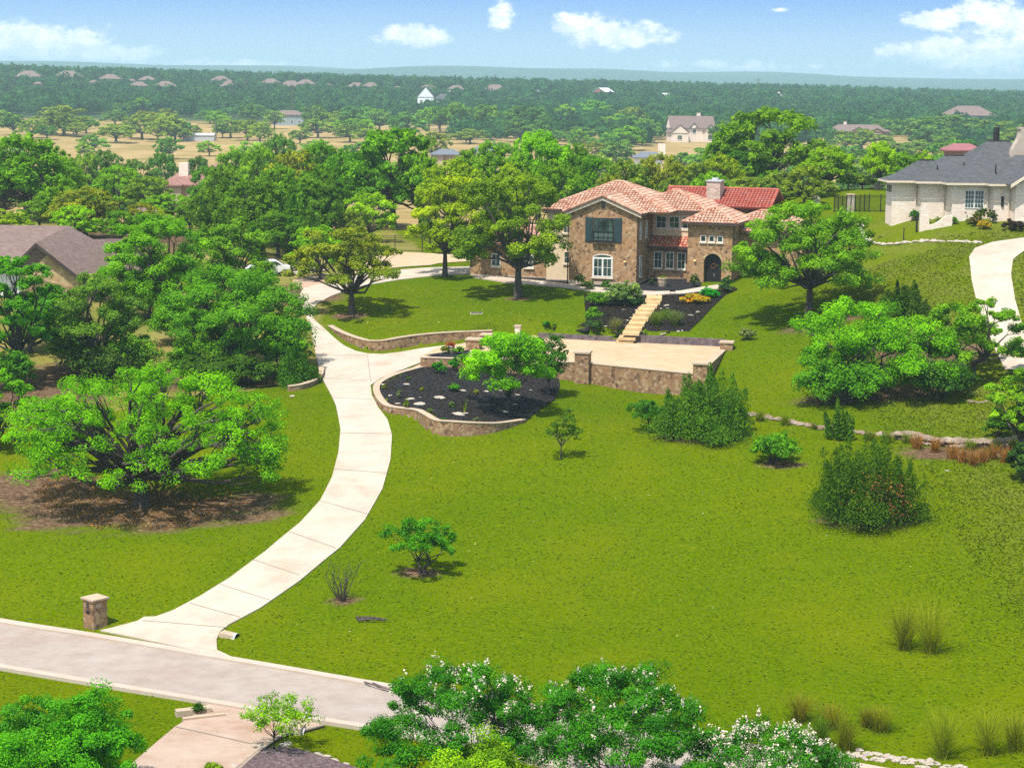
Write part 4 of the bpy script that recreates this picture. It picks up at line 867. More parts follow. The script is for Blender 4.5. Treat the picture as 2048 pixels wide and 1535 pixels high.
far_house(1327, 181, 26, 'small pale shed with a white metal roof in the far wood', 'wall_white', 'white_metal', kind='gable', pitch=.45, wh=3)
far_house(1568, 177, 26, 'dark roofed house with a chimney on the right skyline', 'wall_tan', 'slate_shingle', pitch=.8, chim=.15)
far_house(1072, 178, 24, 'grey roof sunk among trees right of the brown row', 'wall_blue', 'slate_shingle')
far_house(576, 251, 66, 'blue-grey ranch house with a brown hip roof beyond the left meadow', 'wall_blue', 'brown_shingle', wh=5, pitch=.42, wins=4)
far_house(1942, 254, 104, 'pale stone house with a grey-brown roof half hidden by oaks at far right', 'pale_stone', 'brown_shingle', wh=6, pitch=.6, kind='multi', wins=4)
far_house(372, 372, 110, 'rosy shingle roofed house with a chimney deep in the left woods', 'wall_tan', 'pink_shingle', D=300, wh=2.0, pitch=.62, chim=.42, kind='multi', zz=-1.8)
far_house(452, 360, 70, 'rosy shingle wing roof right of the chimney in the left woods', 'wall_tan', 'pink_shingle', D=308, wh=2.0, pitch=.4)
far_house(290, 452, 88, 'small brown gabled roof behind the yellow-green oak on the left', 'wall_tan', 'brown_shingle', D=226, wh=.8, pitch=.8, kind='hip')
far_house(892, 303, 66, 'left dark slate roof behind the big green oak', 'wall_tan', 'slate_shingle', D=420, wh=1.4, pitch=.5, kind='multi', zz=-2)
far_house(968, 300, 76, 'right dark slate roof behind the trees above the big oak', 'wall_tan', 'slate_shingle', D=430, wh=1.4, pitch=.5, zz=-2)
far_house(1298, 312, 66, 'blue-grey roof with a white chimney behind the main house trees', 'wall_white', 'slate_shingle', D=400, wh=1.2, pitch=.55, chim=.9, zz=-1.5)
far_house(1928, 320, 80, 'maroon shingle roof showing over the trees left of the charcoal roofs', 'brick', 'maroon_shingle', D=300, wh=1.5, pitch=.5)
roof_house('distant_house', 851, 210, 'white farmhouse with steep dark roofs at the edge of the far wood', [(-5, 5, 0, 12, -2, 5), (5.2, 19, 3, 11, -2, 3.4)], [(-5.6, 5.6, -.6, 12.6, 5, 1.15, 'y', 'gg'), (4.5, 20, 2.4, 11.6, 3.4, .75, 'x', 'hh')], 'wall_white', 'grey_shingle', wins=[(face_front(-3.4, 0, .8), 1.6, 2.2), (face_front(1.6, 0, .8), 1.6, 2.2), (face_front(-.8, .3, 6), 1.5, 2.0)], chim=(14, 15.4, 6, 7.4, 3, 9, 'white'))
roof_house('distant_house', 1198, 197, 'red barn house with a bright white metal roof in the far wood', [(-4.5, 4.5, 0, 14, -2, 4.6)], [(-5.2, 5.2, -.8, 14.6, 4.6, .55, 'y', 'gg')], 'wall_red', 'white_metal', R(-28), wins=[(face_front(-3, 0, .8), 1.5, 2.0), (face_front(1.2, 0, .8), 1.5, 2.0)])
roof_house('distant_house', 1384, 284, 'two-storey pale stone house with steep brown gables across the valley', [(-8.5, 9, 0, 9, -2, 5.6), (-9.6, -2.4, -4, 3, -2, 3.8), (4.5, 9.4, -2, 3, -2, 4.6)], [(-9.2, 9.6, -.5, 9.5, 5.6, .95, 'x', 'gg'), (-10.2, -1.8, -4.6, 5, 3.8, .8, 'y', 'gg'), (4, 10, -2.5, 5, 4.6, .85, 'y', 'gg'), (-1.2, 2.2, -.9, 4, 5.9, 1.1, 'y', 'gg')], 'pale_stone', 'brown_shingle', R(8), wins=[(face_front(-7, -4, 1), 2, 1.8), (face_front(.2, 0, 3.4), 1.4, 1.8), (face_front(6, -2, 1), 1.8, 1.8), (face_front(-.3, -.55, 5.7), 1.2, 1.4)], chim=(3, 4.4, 5, 6, 5, 11.6, 'pale_stone'))
roof_house('distant_house', 1717, 279, 'low brown brick ranch house with a wide hip roof across the valley', [(-13, 13, 0, 10, -2, 3.4), (-2.8, 2.6, -1.6, 1, -2, 3.4), (5.2, 10, -1.6, 1, -2, 3.4)], [(-14, 14, -1, 11, 3.5, .45, 'x', 'hh'), (-3.6, 3.4, -2.2, 5, 3.51, .55, 'y', 'gg'), (4.6, 10.6, -2.2, 5, 3.52, .5, 'y', 'gg')], 'brick', 'brown_shingle', R(-4), wins=[(face_front(-10.5, 0, .7), 1.6, 1.9), (face_front(-6.5, 0, .7), 2.2, 1.9), (face_front(-1, -1.6, .2), 1.8, 2.6), (face_front(6.6, -1.6, .7), 1.9, 1.9), (face_front(11, 0, .6), 1.2, 2.0)], chim=(-6, -4.8, 5, 6, 4, 7.4, 'pale_stone'))
def shed(px, py, w, h, label, mat='white', name='shed', cat='shed'):
    p = G(px, py); o = empty(name, p, 0, label, cat); MB().box(-w/2, w/2, -1.5, 1.5, 0, h).build('wall', M[mat], o); MB().prism([(-w/2-.2, -1.8, h), (-w/2-.2, 1.8, h), (-w/2-.2, 0, h+.8)], (w+.4, 0, 0)).build('roof', M['metal'], o)
shed(1003, 275, 5, 2.6, 'small white trailer standing alone on the tan meadow', 'white', 'trailer', 'trailer')
shed(398, 282, 12, 2.2, 'low grey animal shelter on the left tan meadow', 'metal')
def pole(px, py, top, label, arm=1, D=None):
    p = at(px, py, D) if D else G(px, py); D = p[1]; h = at(px, top, D)[2]-p[2]; o = empty('utility_pole', p, 0, label, 'utility pole', 'utility poles on the far ridge')
    MB().tube([(0, 0, -1), (0, 0, h)], [.28, .2], 6).build('pole', M['wood'], o)
    if arm: MB().box(-1.6, 1.6, -.12, .12, h-1.2, h-.9).build('crossarm', M['wood'], o)
    return (p[0], p[1], p[2]+h-1)
pa = [pole(98, 146, 122, 'tall utility pole on the skyline, leftmost of all'), pole(197, 150, 125, 'second tall utility pole on the left skyline'), pole(492, 195, 160, 'dark pole below the ridge left of centre'), pole(530, 200, 152, 'dark pole standing in the wood near the flat brown roof'), pole(585, 250, 170, 'tall pale pole beside the blue-grey ranch house'), pole(432, 280, 246, 'thin pole on the tan meadow', 0),
      pole(990, 188, 148, 'dark pole in front of the widest brown roof'), pole(848, 178, 155, 'dark pole in front of the pink roof pair'), pole(1404, 172, 155, 'short pole on the skyline right of centre'), pole(1516, 205, 157, 'tall pole in the right-hand wood'), pole(1354, 190, 165, 'dark pole right of the white shed'), pole(1692, 195, 170, 'pole in the far right wood')]
def cable(a, b, label):
    pts = [np.array(a)+(np.array(b)-np.array(a))*k/12-np.array([0, 0, 5*(1-(2*k/12-1)**2)]) for k in range(13)]; tag(MB().tube(pts, .10, 4).build('power_line', M['iron']), label, 'cable')
cable(pa[0], pa[1], 'power line between the two tall skyline poles'); cable(pa[1], pa[2], 'power line sagging from the left skyline down the ridge'); cable(pa[10], pa[9], 'power line strung across the right-hand wood')

# ------------------------------------------------------------------ fences, mailbox, culverts and small things
def iron_fence(pts, label, h=1.6, sp=2.4, pick=.17):
    pts = [np.array(p, float) for p in pts]; o = empty('iron_fence', (0, 0, 0), 0, label, 'fence'); o.location = tuple(pts[0]); o0 = pts[0]
    rails = MB(); pk = MB()
    for a, b in zip(pts[:-1], pts[1:]):
        L = np.linalg.norm((b-a)[:2]); n = max(1, round(L/sp))
        for i in range(n+1):
            p = a+(b-a)*i/n-o0
            if i < n or b is pts[-1]: MB().box(p[0]-.045, p[0]+.045, p[1]-.045, p[1]+.045, p[2]-.3, p[2]+h+.12).build('post', M['iron'], o)
        for zz in (.15, h-.15, h): rails.tube([a-o0+[0, 0, zz], b-o0+[0, 0, zz]], .022, 4)
        m_ = int(L/pick)
        for i in range(m_): p = a+(b-a)*(i+.5)/m_-o0; pk.tube([p+[0, 0, .05], p+[0, 0, h+.05]], .008, 4, False)
    rails.build('rail', M['iron'], o); q = pk.build('pickets', M['iron'], o)
    return o
iron_fence([G(1668, 424), G(1738, 424), G(1784, 425)], 'black iron picket fence between the limestone pillar and the right-hand house')
iron_fence([at(672, 500, 203), at(735, 502, 203), at(845, 504, 203)], 'brown-black iron picket fence behind the gravel turning area')
def lpillar(px, py, w, h, label):
    p = G(px, py); o = empty('limestone_pillar', p, 0, label, 'pillar', 'pale limestone pillars on the far lawn'); MB().box(-w/2, w/2, -w/2, w/2, -.4, h).build('shaft', M['pale_stone'], o); MB().box(-w/2-.06, w/2+.06, -w/2-.06, w/2+.06, h+.002, h+.14).build('cap', M['cap'], o)
lpillar(1700, 424, .72, 1.75, 'pale limestone pillar in the middle of the iron fence')
lpillar(1708, 376, .6, 1.75, 'limestone pillar standing farther back by the trees')
lpillar(1632, 412, .75, 1.9, 'limestone pillar peeping over the oak right of the house')
# mailbox
mp = G(191, 1252); mbx = empty('stone_mailbox', mp, R(38), 'stone mailbox pillar with a pale cap and arched dark opening beside the road', 'mailbox')
MB().box(-.42, .42, -.42, .42, -.3, 1.34).build('shaft', M['stone_wall'], mbx); MB().box(-.47, .47, -.47, .47, 1.342, 1.42).build('cornice', M['stone_wall'], mbx); MB().box(-.5, .5, -.5, .5, 1.422, 1.5).build('cap', M['cap'], mbx)
T = lambda a, y, z: (a, y, z)
q = [(-.14, -.43, .98), (.10, -.43, .98), (.10, -.43, 1.16)]+[(-.02+.12*math.cos(a), -.43, 1.16+.12*math.sin(a)) for a in np.linspace(.3, math.pi-.3, 6)]+[(-.14, -.43, 1.16)]
MB().prism(q, (0, .02, 0)).build('mailbox_door', M['dark_trim'], mbx); MB().box(-.15, .12, -.435, -.41, .72, .88).build('paper_slot', M['black_hole'], mbx)
for o_ in list(mbx.children):
    pass
MB().box(.405, .435, .0-.28, .08, 1.05, 1.24).build('number_plate', M['cap'], mbx)
mb = MB()
for k in range(4): mb.box(.4355, .44, -.24+.075*k, -.20+.075*k, 1.10, 1.19)
mb.build('plate_marks', M['joint'], mbx)
mbx.rotation_euler.z = R(-42)
def culvert(px, py, rz, label, L=1.5, w=.75, h=.6):
    p = G(px, py); o = empty('culvert_headwall', p, rz, label, 'culvert')
    MB().hexa([(0, -w/2, -.6), (L, -w/2, -.6), (L, w/2, -.6), (0, w/2, -.6), (0, -w/2, h*.55), (L, -w/2, h*.35), (L, w/2, h*.35), (0, w/2, h*.55)]).build('headwall', M['cap'], o)
    pts = [(L-.05, .0, -.08), (L+.05, .0, -.08)]; MB().tube(pts, .25, 12).build('pipe_mouth', M['black_hole'], o)
    MB().tube([(L-.1, 0, -.08), (L+.09, 0, -.08)], [.29, .29], 12, False).build('pipe_rim', M['metal'], o)
culvert(443, 1270, R(-24), 'concrete culvert headwall with a pipe mouth beside the long driveway', .8, .5, .4)
culvert(555, 1462, R(-10), 'concrete culvert headwall with a dark pipe mouth behind the mulch mound', 1.1, .8, .9)
p = G(352, 1432); o = empty('concrete_headwall', p, R(22), 'pale concrete headwall slab on the verge left of the foreground drive', 'culvert'); MB().box(0, 1.5, -.2, .2, -.4, .28).build('slab', M['cap'], o); MB().box(.1, 1.9, -.95, -.75, -.4, .2).build('slab', M['cap'], o)
# dark edging along the foreground drive
dk = dense([G(645, 1453)[:2], G(604, 1464)[:2], G(560, 1475)[:2], G(512, 1508)[:2], G(466, 1550)[:2], G(440, 1585)[:2]], 5)
wall_path('drive_edging', dk, .14, [tz(*p)-.4 for p in dk], [tz(*p)+.14 for p in dk], M['dark_trim'], M['joint'], 'dark edging along the right side of the foreground drive', 'edging')
p0, p1, p2 = PL(728, 1362, .2), PL(785, 1380, .2), PL(792, 1383, .2)
tag(MB().tube([p0, p1], .035, 5).build('road_pole', M['timber']), 'long thin dark pole lying on the road nearer the kerb', 'pole'); tag(MB().tube([PL(745, 1364, .2), p2], .03, 5).build('road_pole', M['timber']), 'second thin dark pole lying beside the kerb', 'pole')
# fallen branch
rnd = random.Random(5); mb = MB(); a, b = G(706, 1240), G(782, 1242)
for k in range(5):
    s = .16*k; e = a+(b-a)*rnd.uniform(.7, 1); st_ = a+(b-a)*rnd.uniform(0, .2); mid_ = (st_+e)/2+np.array([0, rnd.uniform(-.5, .3), .06]); pts = dense([st_+[0, s-.3, .07], mid_+[0, s-.3, .07], e+[0, s*.5-.2, .1]], 4); mb.tube(pts, np.linspace(.05, .015, len(pts)), 5)
tag(mb.build('fallen_branch', M['bark']), 'dead brown branch lying on the front lawn', 'branch')
p = G(953, 627); o = empty('utility_cover', p, 0, 'flat pale green utility cover in the upper lawn', 'utility cover'); MB().box(-.45, .45, -.35, .35, -.02, .1).build('lid', M['curtain'], o); MB().box(-.52, .52, -.42, .42, -.05, .05).build('frame', M['cap'], o)
p = G(1807, 482); o = empty('garden_post', p, 0, 'thin dark post standing alone on the right-hand lawn', 'post'); MB().tube([(0, 0, -.2), (0, 0, 1.05)], .05, 6).build('stake', M['iron'], o); MB().tube([(0, 0, 1.05), (0, 0, 1.12)], .07, 6).build('knob', M['iron'], o)
p = G(1345, 590); o = empty('address_sign', p, R(-10), 'small black address sign on two stakes at the edge of the right bed', 'sign'); MB().box(-.25, .25, -.015, .015, .30, .48).build('plate', M['iron'], o); MB().tube([(-.2, 0, -.1), (-.2, 0, .3)], .012, 5).build('stake', M['iron'], o); MB().tube([(.2, 0, -.1), (.2, 0, .3)], .012, 5).build('stake', M['iron'], o)
# stone edging arc on the right-hand lawn and the rubble wall across the slope
def rock_mesh(seed, fl=.6):
    r = random.Random(seed); bm = bmesh.new(); bmesh.ops.create_icosphere(bm, subdivisions=2, radius=.5)
    ph = [(Vector((r.uniform(-1, 1), r.uniform(-1, 1), r.uniform(-1, 1))).normalized(), r.uniform(.28, .45)) for _ in range(7)]
    for v in bm.verts:
        for n, d in ph:
            k = v.co.dot(n)
            if k > d: v.co -= n*(k-d)*.85
        v.co.z *= fl; v.co *= r.uniform(.97, 1.03)
    me = bpy.data.meshes.new('rock'); bm.to_mesh(me); bm.free(); me.materials.append(M['rock']); return me
ROCKS = [rock_mesh(k, .45+.1*(k % 4)) for k in range(8)]
def rock_row(name, px, label, size, jit, n, cat='wall', hi=1):
    P = dense([G(*q) for q in px], 10); P = [P[int(k*(len(P)-1)/(n-1))] for k in range(n)]; r = random.Random(n); bm = bmesh.new()
    for p in P:
        for l in range(hi):
            me = ROCKS[r.randrange(8)]; n0 = len(bm.verts); bm.from_mesh(me); bm.verts.ensure_lookup_table(); s = size*r.uniform(.6, 1.25)
            mt = Matrix.Translation((p[0]+r.uniform(-jit, jit), p[1]+r.uniform(-jit, jit), tz(p[0], p[1])+.1*s+l*size*.4)) @ Matrix.Rotation(r.uniform(0, 6), 4, 'Z') @ Matrix.Diagonal((s*1.4, s, s*.9, 1))
            for v in bm.verts[n0:]: v.co = mt @ v.co
    me = bpy.data.meshes.new(name); bm.to_mesh(me); bm.free(); return tag(link(name, me, M['rock' if name not in ('rubble_wall', 'rock_ledge', 'fallen_log') else 'rubble']), label, cat)
rock_row('stone_edging', [(1722, 450), (1726, 468), (1740, 482), (1765, 489), (1800, 488), (1840, 483), (1880, 483), (1920, 484), (1960, 486)], 'curved pale stone edging on the right-hand neighbour lawn', .5, .06, 62, 'edging')
rock_row('rubble_wall', [(1500, 829), (1550, 838), (1600, 848), (1650, 857), (1720, 866), (1790, 872), (1850, 880), (1900, 888), (1960, 890), (2060, 884)], 'long low rubble stone wall across the right-hand slope', .42, .28, 210, 'wall', 1)
rock_row('rock_ledge', [(1800, 876), (1850, 884), (1900, 891), (1960, 892), (2060, 888)], 'rugged pale rock ledge at the right end of the rubble wall', .62, .45, 80, 'rocks', 2)
rock_row('fallen_log', [(1938, 803), (1955, 806), (1972, 803)], 'grey rotten log lying under the right-hand oaks', .4, .05, 5, 'log')
ORD = ['first', 'second', 'third', 'fourth', 'fifth', 'sixth', 'seventh', 'eighth', 'ninth', 'tenth', 'eleventh', 'twelfth', 'thirteenth', 'fourteenth', 'fifteenth', 'sixteenth', 'seventeenth', 'eighteenth', 'nineteenth', 'twentieth', 'twenty-first', 'twenty-second', 'twenty-third', 'twenty-fourth', 'twenty-fifth', 'twenty-sixth', 'twenty-seventh', 'twenty-eighth', 'twenty-ninth', 'thirtieth']
def rocks(pts, label, group, sink=.15, fl=1, zf=None):
    rows = sorted(range(len(pts)), key=lambda k: pts[k][0]); r = random.Random(len(pts))
    for k in range(len(pts)):
        px, py, wpx = pts[k]; p = G(px, py); s = wpx*MPX(p[1]); o = link('rock', ROCKS[r.randrange(8)]); o.scale = (s*1.15, s*.85, s*r.uniform(.6, .95)*fl); o.location = (p[0], p[1], p[2]+s*.08); o.rotation_euler = (r.uniform(-.15, .15), r.uniform(-.15, .15), r.uniform(-.5, .5))
        tag(o, label.replace('#', ORD[rows.index(k)]) if '#' in label else label, 'rock', group)
rocks([(768, 770, 14), (780, 792, 15), (812, 770, 14), (797, 808, 16), (820, 799, 22), (840, 810, 26), (838, 795, 10), (880, 797, 24), (900, 764, 10), (926, 782, 18), (973, 784, 14), (1004, 782, 14), (930, 827, 14), (917, 830, 28), (1012, 825, 18), (1027, 810, 15), (1033, 791, 16), (980, 808, 12), (1060, 781, 12), (1030, 773, 16)], 'flat white stone lying on the black mulch bed, # from the left', 'white stones on the mulch bed', fl=.6)
rocks([(1286, 612, 8), (1280, 606, 10), (1276, 614, 8), (1272, 622, 8), (1266, 630, 9), (1262, 636, 8), (1255, 642, 8), (1250, 652, 7), (1240, 656, 7), (1231, 664, 8), (1228, 662, 7), (1320, 604, 5), (1316, 614, 6), (1313, 619, 6), (1308, 628, 6), (1290, 648, 7), (1285, 655, 11), (1284, 664, 7), (1270, 668, 6)], 'pale stone edging the flagstone steps, # from the left', 'pale stones edging the garden steps')
rocks([(1248, 620, 9), (1252, 614, 5), (1209, 654, 11), (1332, 612, 12), (1336, 618, 9), (1382, 632, 14), (1396, 625, 11), (1440, 590, 8), (1322, 618, 8), (1324, 669, 8), (1330, 667, 6), (1357, 663, 7), (1364, 662, 7)], 'white rock among the black mulch beside the steps, # from the left', 'white rocks in the upper beds')
rocks([(482, 1516, 14), (468, 1533, 22), (500, 1512, 20), (490, 1500, 16), (520, 1492, 16), (527, 1505, 14), (530, 1512, 12), (505, 1500, 12), (568, 1492, 22), (575, 1488, 18), (598, 1500, 14), (612, 1505, 16), (636, 1508, 18), (650, 1514, 24), (668, 1522, 20), (690, 1530, 22), (706, 1538, 22), (622, 1510, 14)], 'pale stone rimming the brown mulch mound, # from the left', 'pale stones round the foreground mound')
r = random.Random(3)
rocks([(1700+u*240+r.uniform(-6, 6), 1499+u*38+r.uniform(-9, 9)+6, r.uniform(8, 20)) for u in np.linspace(0, 1, 90)], 'white stone of the rocky drainage strip at bottom right', 'white stones of the drainage strip')
rocks([(1895, 942, 10), (1800, 985, 7), (585, 793, 12), (700, 1262, 5), (600, 1148, 5)], 'pale stone lying loose in the grass, # from the left', 'loose stones in the grass')
mm_p = GP([(512, 1506), (560, 1496), (600, 1502), (650, 1518), (715, 1540), (760, 1590), (440, 1590), (466, 1545)])
drape('mulch_mound', mm_p, M['brown_mulch'], .12, .5)
# planter pots
def pot(px, py, label, col, flower=None, w=.9, h=.75, z=None):
    p = G(px, py) if z is None else PL(px, py, z); o = empty('planter_pot', p, R(15), label, 'planter'); n = 14; mb = MB(); mb.tube([(0, 0, 0), (0, 0, h*.5), (0, 0, h)], [w*.36, w*.46, w*.5], n); mb.build('pot', M['cap'], o); MB().tube([(0, 0, h-.06), (0, 0, h+.04)], [w*.54, w*.54], n).build('rim', M['cap'], o)
    return o, p
POTS = [pot(1325, 573, 'round pale stone planter with low yellow-green plants by the front bed', 0), pot(902, 705, 'small pale pot of red flowers in the wall-top planter', 0, w=.55, h=.5, z=COURT_Z+.13)]
# parked car mostly hidden by the oaks
cp = B(537, 551); car = empty('parked_car', cp, R(14), 'white car parked on the drive behind the left oaks', 'car')
bm = bmesh.new(); prof = [(-2.2, .35), (-2.25, .75), (-1.9, .95), (-1.2, 1.02), (-.6, 1.45), (.7, 1.48), (1.4, 1.05), (2.1, .9), (2.25, .6), (2.2, .35)]
mb = MB(); mb.prism([(x, -.85, z) for x, z in prof], (0, 1.7, 0)); body = mb.build('body', M['carpaint'], car); md = body.modifiers.new('bevel', 'BEVEL'); md.width = .08; md.segments = 2
mb = MB(); mb.prism([(-1.05, -.86, 1.05), (-.55, -.86, 1.38), (.62, -.86, 1.40), (1.15, -.86, 1.07)], (0, 1.72, 0)); mb.build('window', M['glass'], car)
mb = MB(); mb.hexa([(1.42, -.7, 1.06), (.78, -.62, 1.47), (.78, .62, 1.47), (1.42, .7, 1.06), (1.46, -.7, 1.08), (.82, -.62, 1.49), (.82, .62, 1.49), (1.46, .7, 1.08)]); mb.build('windscreen', M['glass'], car)
for x in (-1.4, 1.4):
    for y in (-.8, .8): w_ = MB().tube([(x, y-.12, .33), (x, y+.12, .33)], .33, 14).build('wheel', M['rubber'], car); MB().tube([(x, y-.13, .33), (x, y+.13, .33)], .2, 10).build('rim', M['metal'], w_)
for y in (-.6, .6): MB().box(2.2, 2.28, y-.2, y+.2, .62, .78).build('headlight', M['metal'], car)

# ------------------------------------------------------------------ plants
def unit(v): return v/(np.linalg.norm(v, axis=-1, keepdims=True)+1e-9)
def leaf_quads(rng, C, Nrm, leaf, asp=.58):
    n = len(C); t_ = unit(np.cross(Nrm, rng.normal(size=(n, 3)))); b_ = np.cross(Nrm, t_); s = (leaf*rng.uniform(.65, 1.3, n))[:, None]
    drp = Nrm*s*.18
    V = np.stack([C+t_*s*.62-drp, C+b_*s*asp*.62, C-t_*s*.62-drp, C-b_*s*asp*.62], 1).reshape(-1, 3)
    return V, np.arange(4*n).reshape(n, 4)
def crown_points(rng, lobes, n, sub, sr, updir=.5):
    """lobes: (x,y,z,rx,ry,rz); sub-clumps on each lobe, leaves round each sub-clump"""
    wts = np.array([l[3]*l[4]+l[3]*l[5] for l in lobes]); wts = wts/wts.sum(); Cs, Ns, Ts, SC = [], [], [], []
    for l, w_ in zip(lobes, wts):
        c = np.array(l[:3]); r_ = np.array(l[3:6]); ns = max(4, int(sub*w_*len(lobes))); nl = max(2, int(n*w_/ns)); lt = rng.normal(0, .10)
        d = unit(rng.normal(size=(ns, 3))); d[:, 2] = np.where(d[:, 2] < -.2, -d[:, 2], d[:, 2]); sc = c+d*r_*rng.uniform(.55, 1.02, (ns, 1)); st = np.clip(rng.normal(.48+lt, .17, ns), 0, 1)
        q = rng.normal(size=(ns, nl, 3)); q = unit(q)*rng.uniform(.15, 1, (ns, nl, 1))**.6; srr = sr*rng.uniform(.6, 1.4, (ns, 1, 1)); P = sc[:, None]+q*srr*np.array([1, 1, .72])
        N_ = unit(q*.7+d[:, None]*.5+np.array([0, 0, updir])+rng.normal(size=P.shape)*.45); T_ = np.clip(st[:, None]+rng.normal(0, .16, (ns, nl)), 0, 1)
        Cs.append(P.reshape(-1, 3)); Ns.append(N_.reshape(-1, 3)); Ts.append(T_.ravel()); SC.append(sc)
    return np.vstack(Cs), np.vstack(Ns), np.concatenate(Ts), SC
def limb(mb, rng, a, b, r0, r1, sag=.1, k=6, n=5):
    a, b = np.array(a, float), np.array(b, float); L = np.linalg.norm(b-a); pts = []
    o1 = rng.normal(size=3)*L*.09; 
    for i in range(n+1):
        u = i/n; p = a+(b-a)*u+o1*math.sin(u*math.pi)+np.array([0, 0, L*sag])*math.sin(u*math.pi)+rng.normal(size=3)*L*.018*(0 < i < n); pts.append(p)
    mb.tube(pts, np.linspace(r0, r1, n+1), k, False); return pts
def oak_meshes(seed, Rx, Ry, z0, z1, leaf, n, trunk_r, fork=None, lean=(0, 0), nl=18, lr=.36, sub=13, sr=None, cx=0., gap=.0, stems=1, twigs=True, updir=.5, flat=1.):
    """z0..z1 crown bottom/top above the trunk's foot; returns trunk and crown mesh"""
    rng = np.random.RandomState(seed); H_ = z1-z0; zc = z0+H_*.45; lobes = []; sr = sr or min(Rx, H_)*.17
    ga = 2.39996
    for i in range(nl):
        u = (i+.5)/nl; zz = 1-u*1.55; rr = math.sqrt(max(0, 1-zz*zz)) if zz > 0 else 1.0-.12*abs(zz); an = ga*i+rng.uniform(-.4, .4); k = rng.uniform(.74, .93) if rng.rand() < .72 else rng.uniform(.35, .72)
        l = lr*rng.uniform(.7, 1.3); kz = (.97 if k > .72 else k*1.1); hz_ = H_*.55 if zz > 0 else H_*.45; lobes.append((cx+Rx*k*rr*math.cos(an), Ry*k*rr*math.sin(an), zc+zz*kz*(hz_-min(hz_, Rx*l*.4)), Rx*l, Rx*l, max(Rx*l*.58, sr*.7)*flat))
    if gap: lobes = [l for l in lobes if rng.rand() > gap]
    C, N_, T_, SC = crown_points(rng, lobes, n, sub, sr, updir); V, Q = leaf_quads(rng, C, N_, leaf)
    crown = np_mesh('crown', V, Q, T_); crown.materials.append(M['leaf'])
    mb = MB(); fork = fork if fork is not None else max(.6, z0+.12*H_)
    for s_ in range(stems):
        sx_ = 0 if stems == 1 else .5*math.cos(s_*2.1)*trunk_r*4; sy_ = 0 if stems == 1 else .5*math.sin(s_*2.1)*trunk_r*4
        top = np.array([lean[0]+sx_*3, lean[1]+sy_*3, fork]); pts = [np.array([sx_, sy_, -.6]), np.array([sx_, sy_, .0]), np.array([sx_+lean[0]*.25, sy_+lean[1]*.25, fork*.35]), np.array([sx_+lean[0]*.6, sy_+lean[1]*.6, fork*.72]), top]
        mb.tube(pts, [trunk_r*1.7, trunk_r*1.25, trunk_r, trunk_r*.85, trunk_r*.72], 9, False)
        for i, l in enumerate(lobes):
            if i % stems != s_: continue
            e = np.array(l[:3]); e = e+np.array([0, 0, -l[5]*.25]); mp_ = limb(mb, rng, top+rng.normal(size=3)*trunk_r*.2, e, trunk_r*rng.uniform(.32, .55), trunk_r*.09, .06, 6)
            if twigs:
                for q in SC[i][::2]: limb(mb, rng, mp_[rng.randint(3, 6)], q, trunk_r*.11, trunk_r*.03, .05, 4, 3)
    tr_ = mb.mesh('trunk', True); tr_.materials.append(M['bark']); return tr_, crown
def plant(name, p, tr_, cr, col, label, cat, group=None, rz=0, sc=1., crown='crown', trunk='trunk'):
    o = empty(name, p, rz, label, cat, group); o.scale = (sc,)*3 if not hasattr(sc, '__len__') else sc
    if tr_ is not None: link(trunk, tr_, None, o)
    c = link(crown, cr, None, o); c.color = (*col, 1); return o
def view_dims(px, py, x0, x1, top, bot, p):
    D = p[1]; m = MPX(D); w = (x1-x0)*m/2; z1 = at(px, top, D+.25*w)[2]-p[2]; z0 = at(px, bot, D-.55*w)[2]-p[2]; cx = ((x0+x1)/2-px)*m
    return w, z0, z1, cx
BR = (.105, .300, .006); YG = (.190, .295, .006); GG = (.130, .230, .035); DK = (.062, .185, .010); MG = (.100, .245, .012); CE = (.068, .170, .014); LM = (.18, .35, .008); OL = (.150, .215, .022); BG = (.075, .185, .055)
def oak(name, px, py, x0, x1, top, bot, col, label, cat='tree', seed=1, leafpx=2.2, dens=1., group=None, D=None, ry=1., tr_=None, **kw):
    p = at(px, py, D) if D else G(px, py); w, z0, z1, cx = view_dims(px, py, x0, x1, top, bot, p); z0 = max(z0, .15); H_ = z1-z0; leaf = leafpx*MPX(p[1])*2
    n = int(min(64000, dens*2.3*2*math.pi*w*max(w, H_)/(leaf*leaf*.58))); pad = kw.pop('pad', 1.); lw_ = pad*1.15*float(np.clip(w/4.5, .55, 1.12)); kw.pop('nl', 0); kw.pop('lr', 0); a = dict(nl=int(np.clip(1.9*(w/lw_)**2*(1.35 if pad > 1 else 1), 12, 110)), lr=float(lw_/w), sub=9, sr=.40*lw_); kw.pop('sub', 0); a.update(kw)
    t_, c_ = oak_meshes(seed, w, w*ry, z0, z1, leaf, n, tr_ or max(.1, .055*w), cx=cx, **a)
    return plant(name, p, t_, c_, col, label, cat, group)
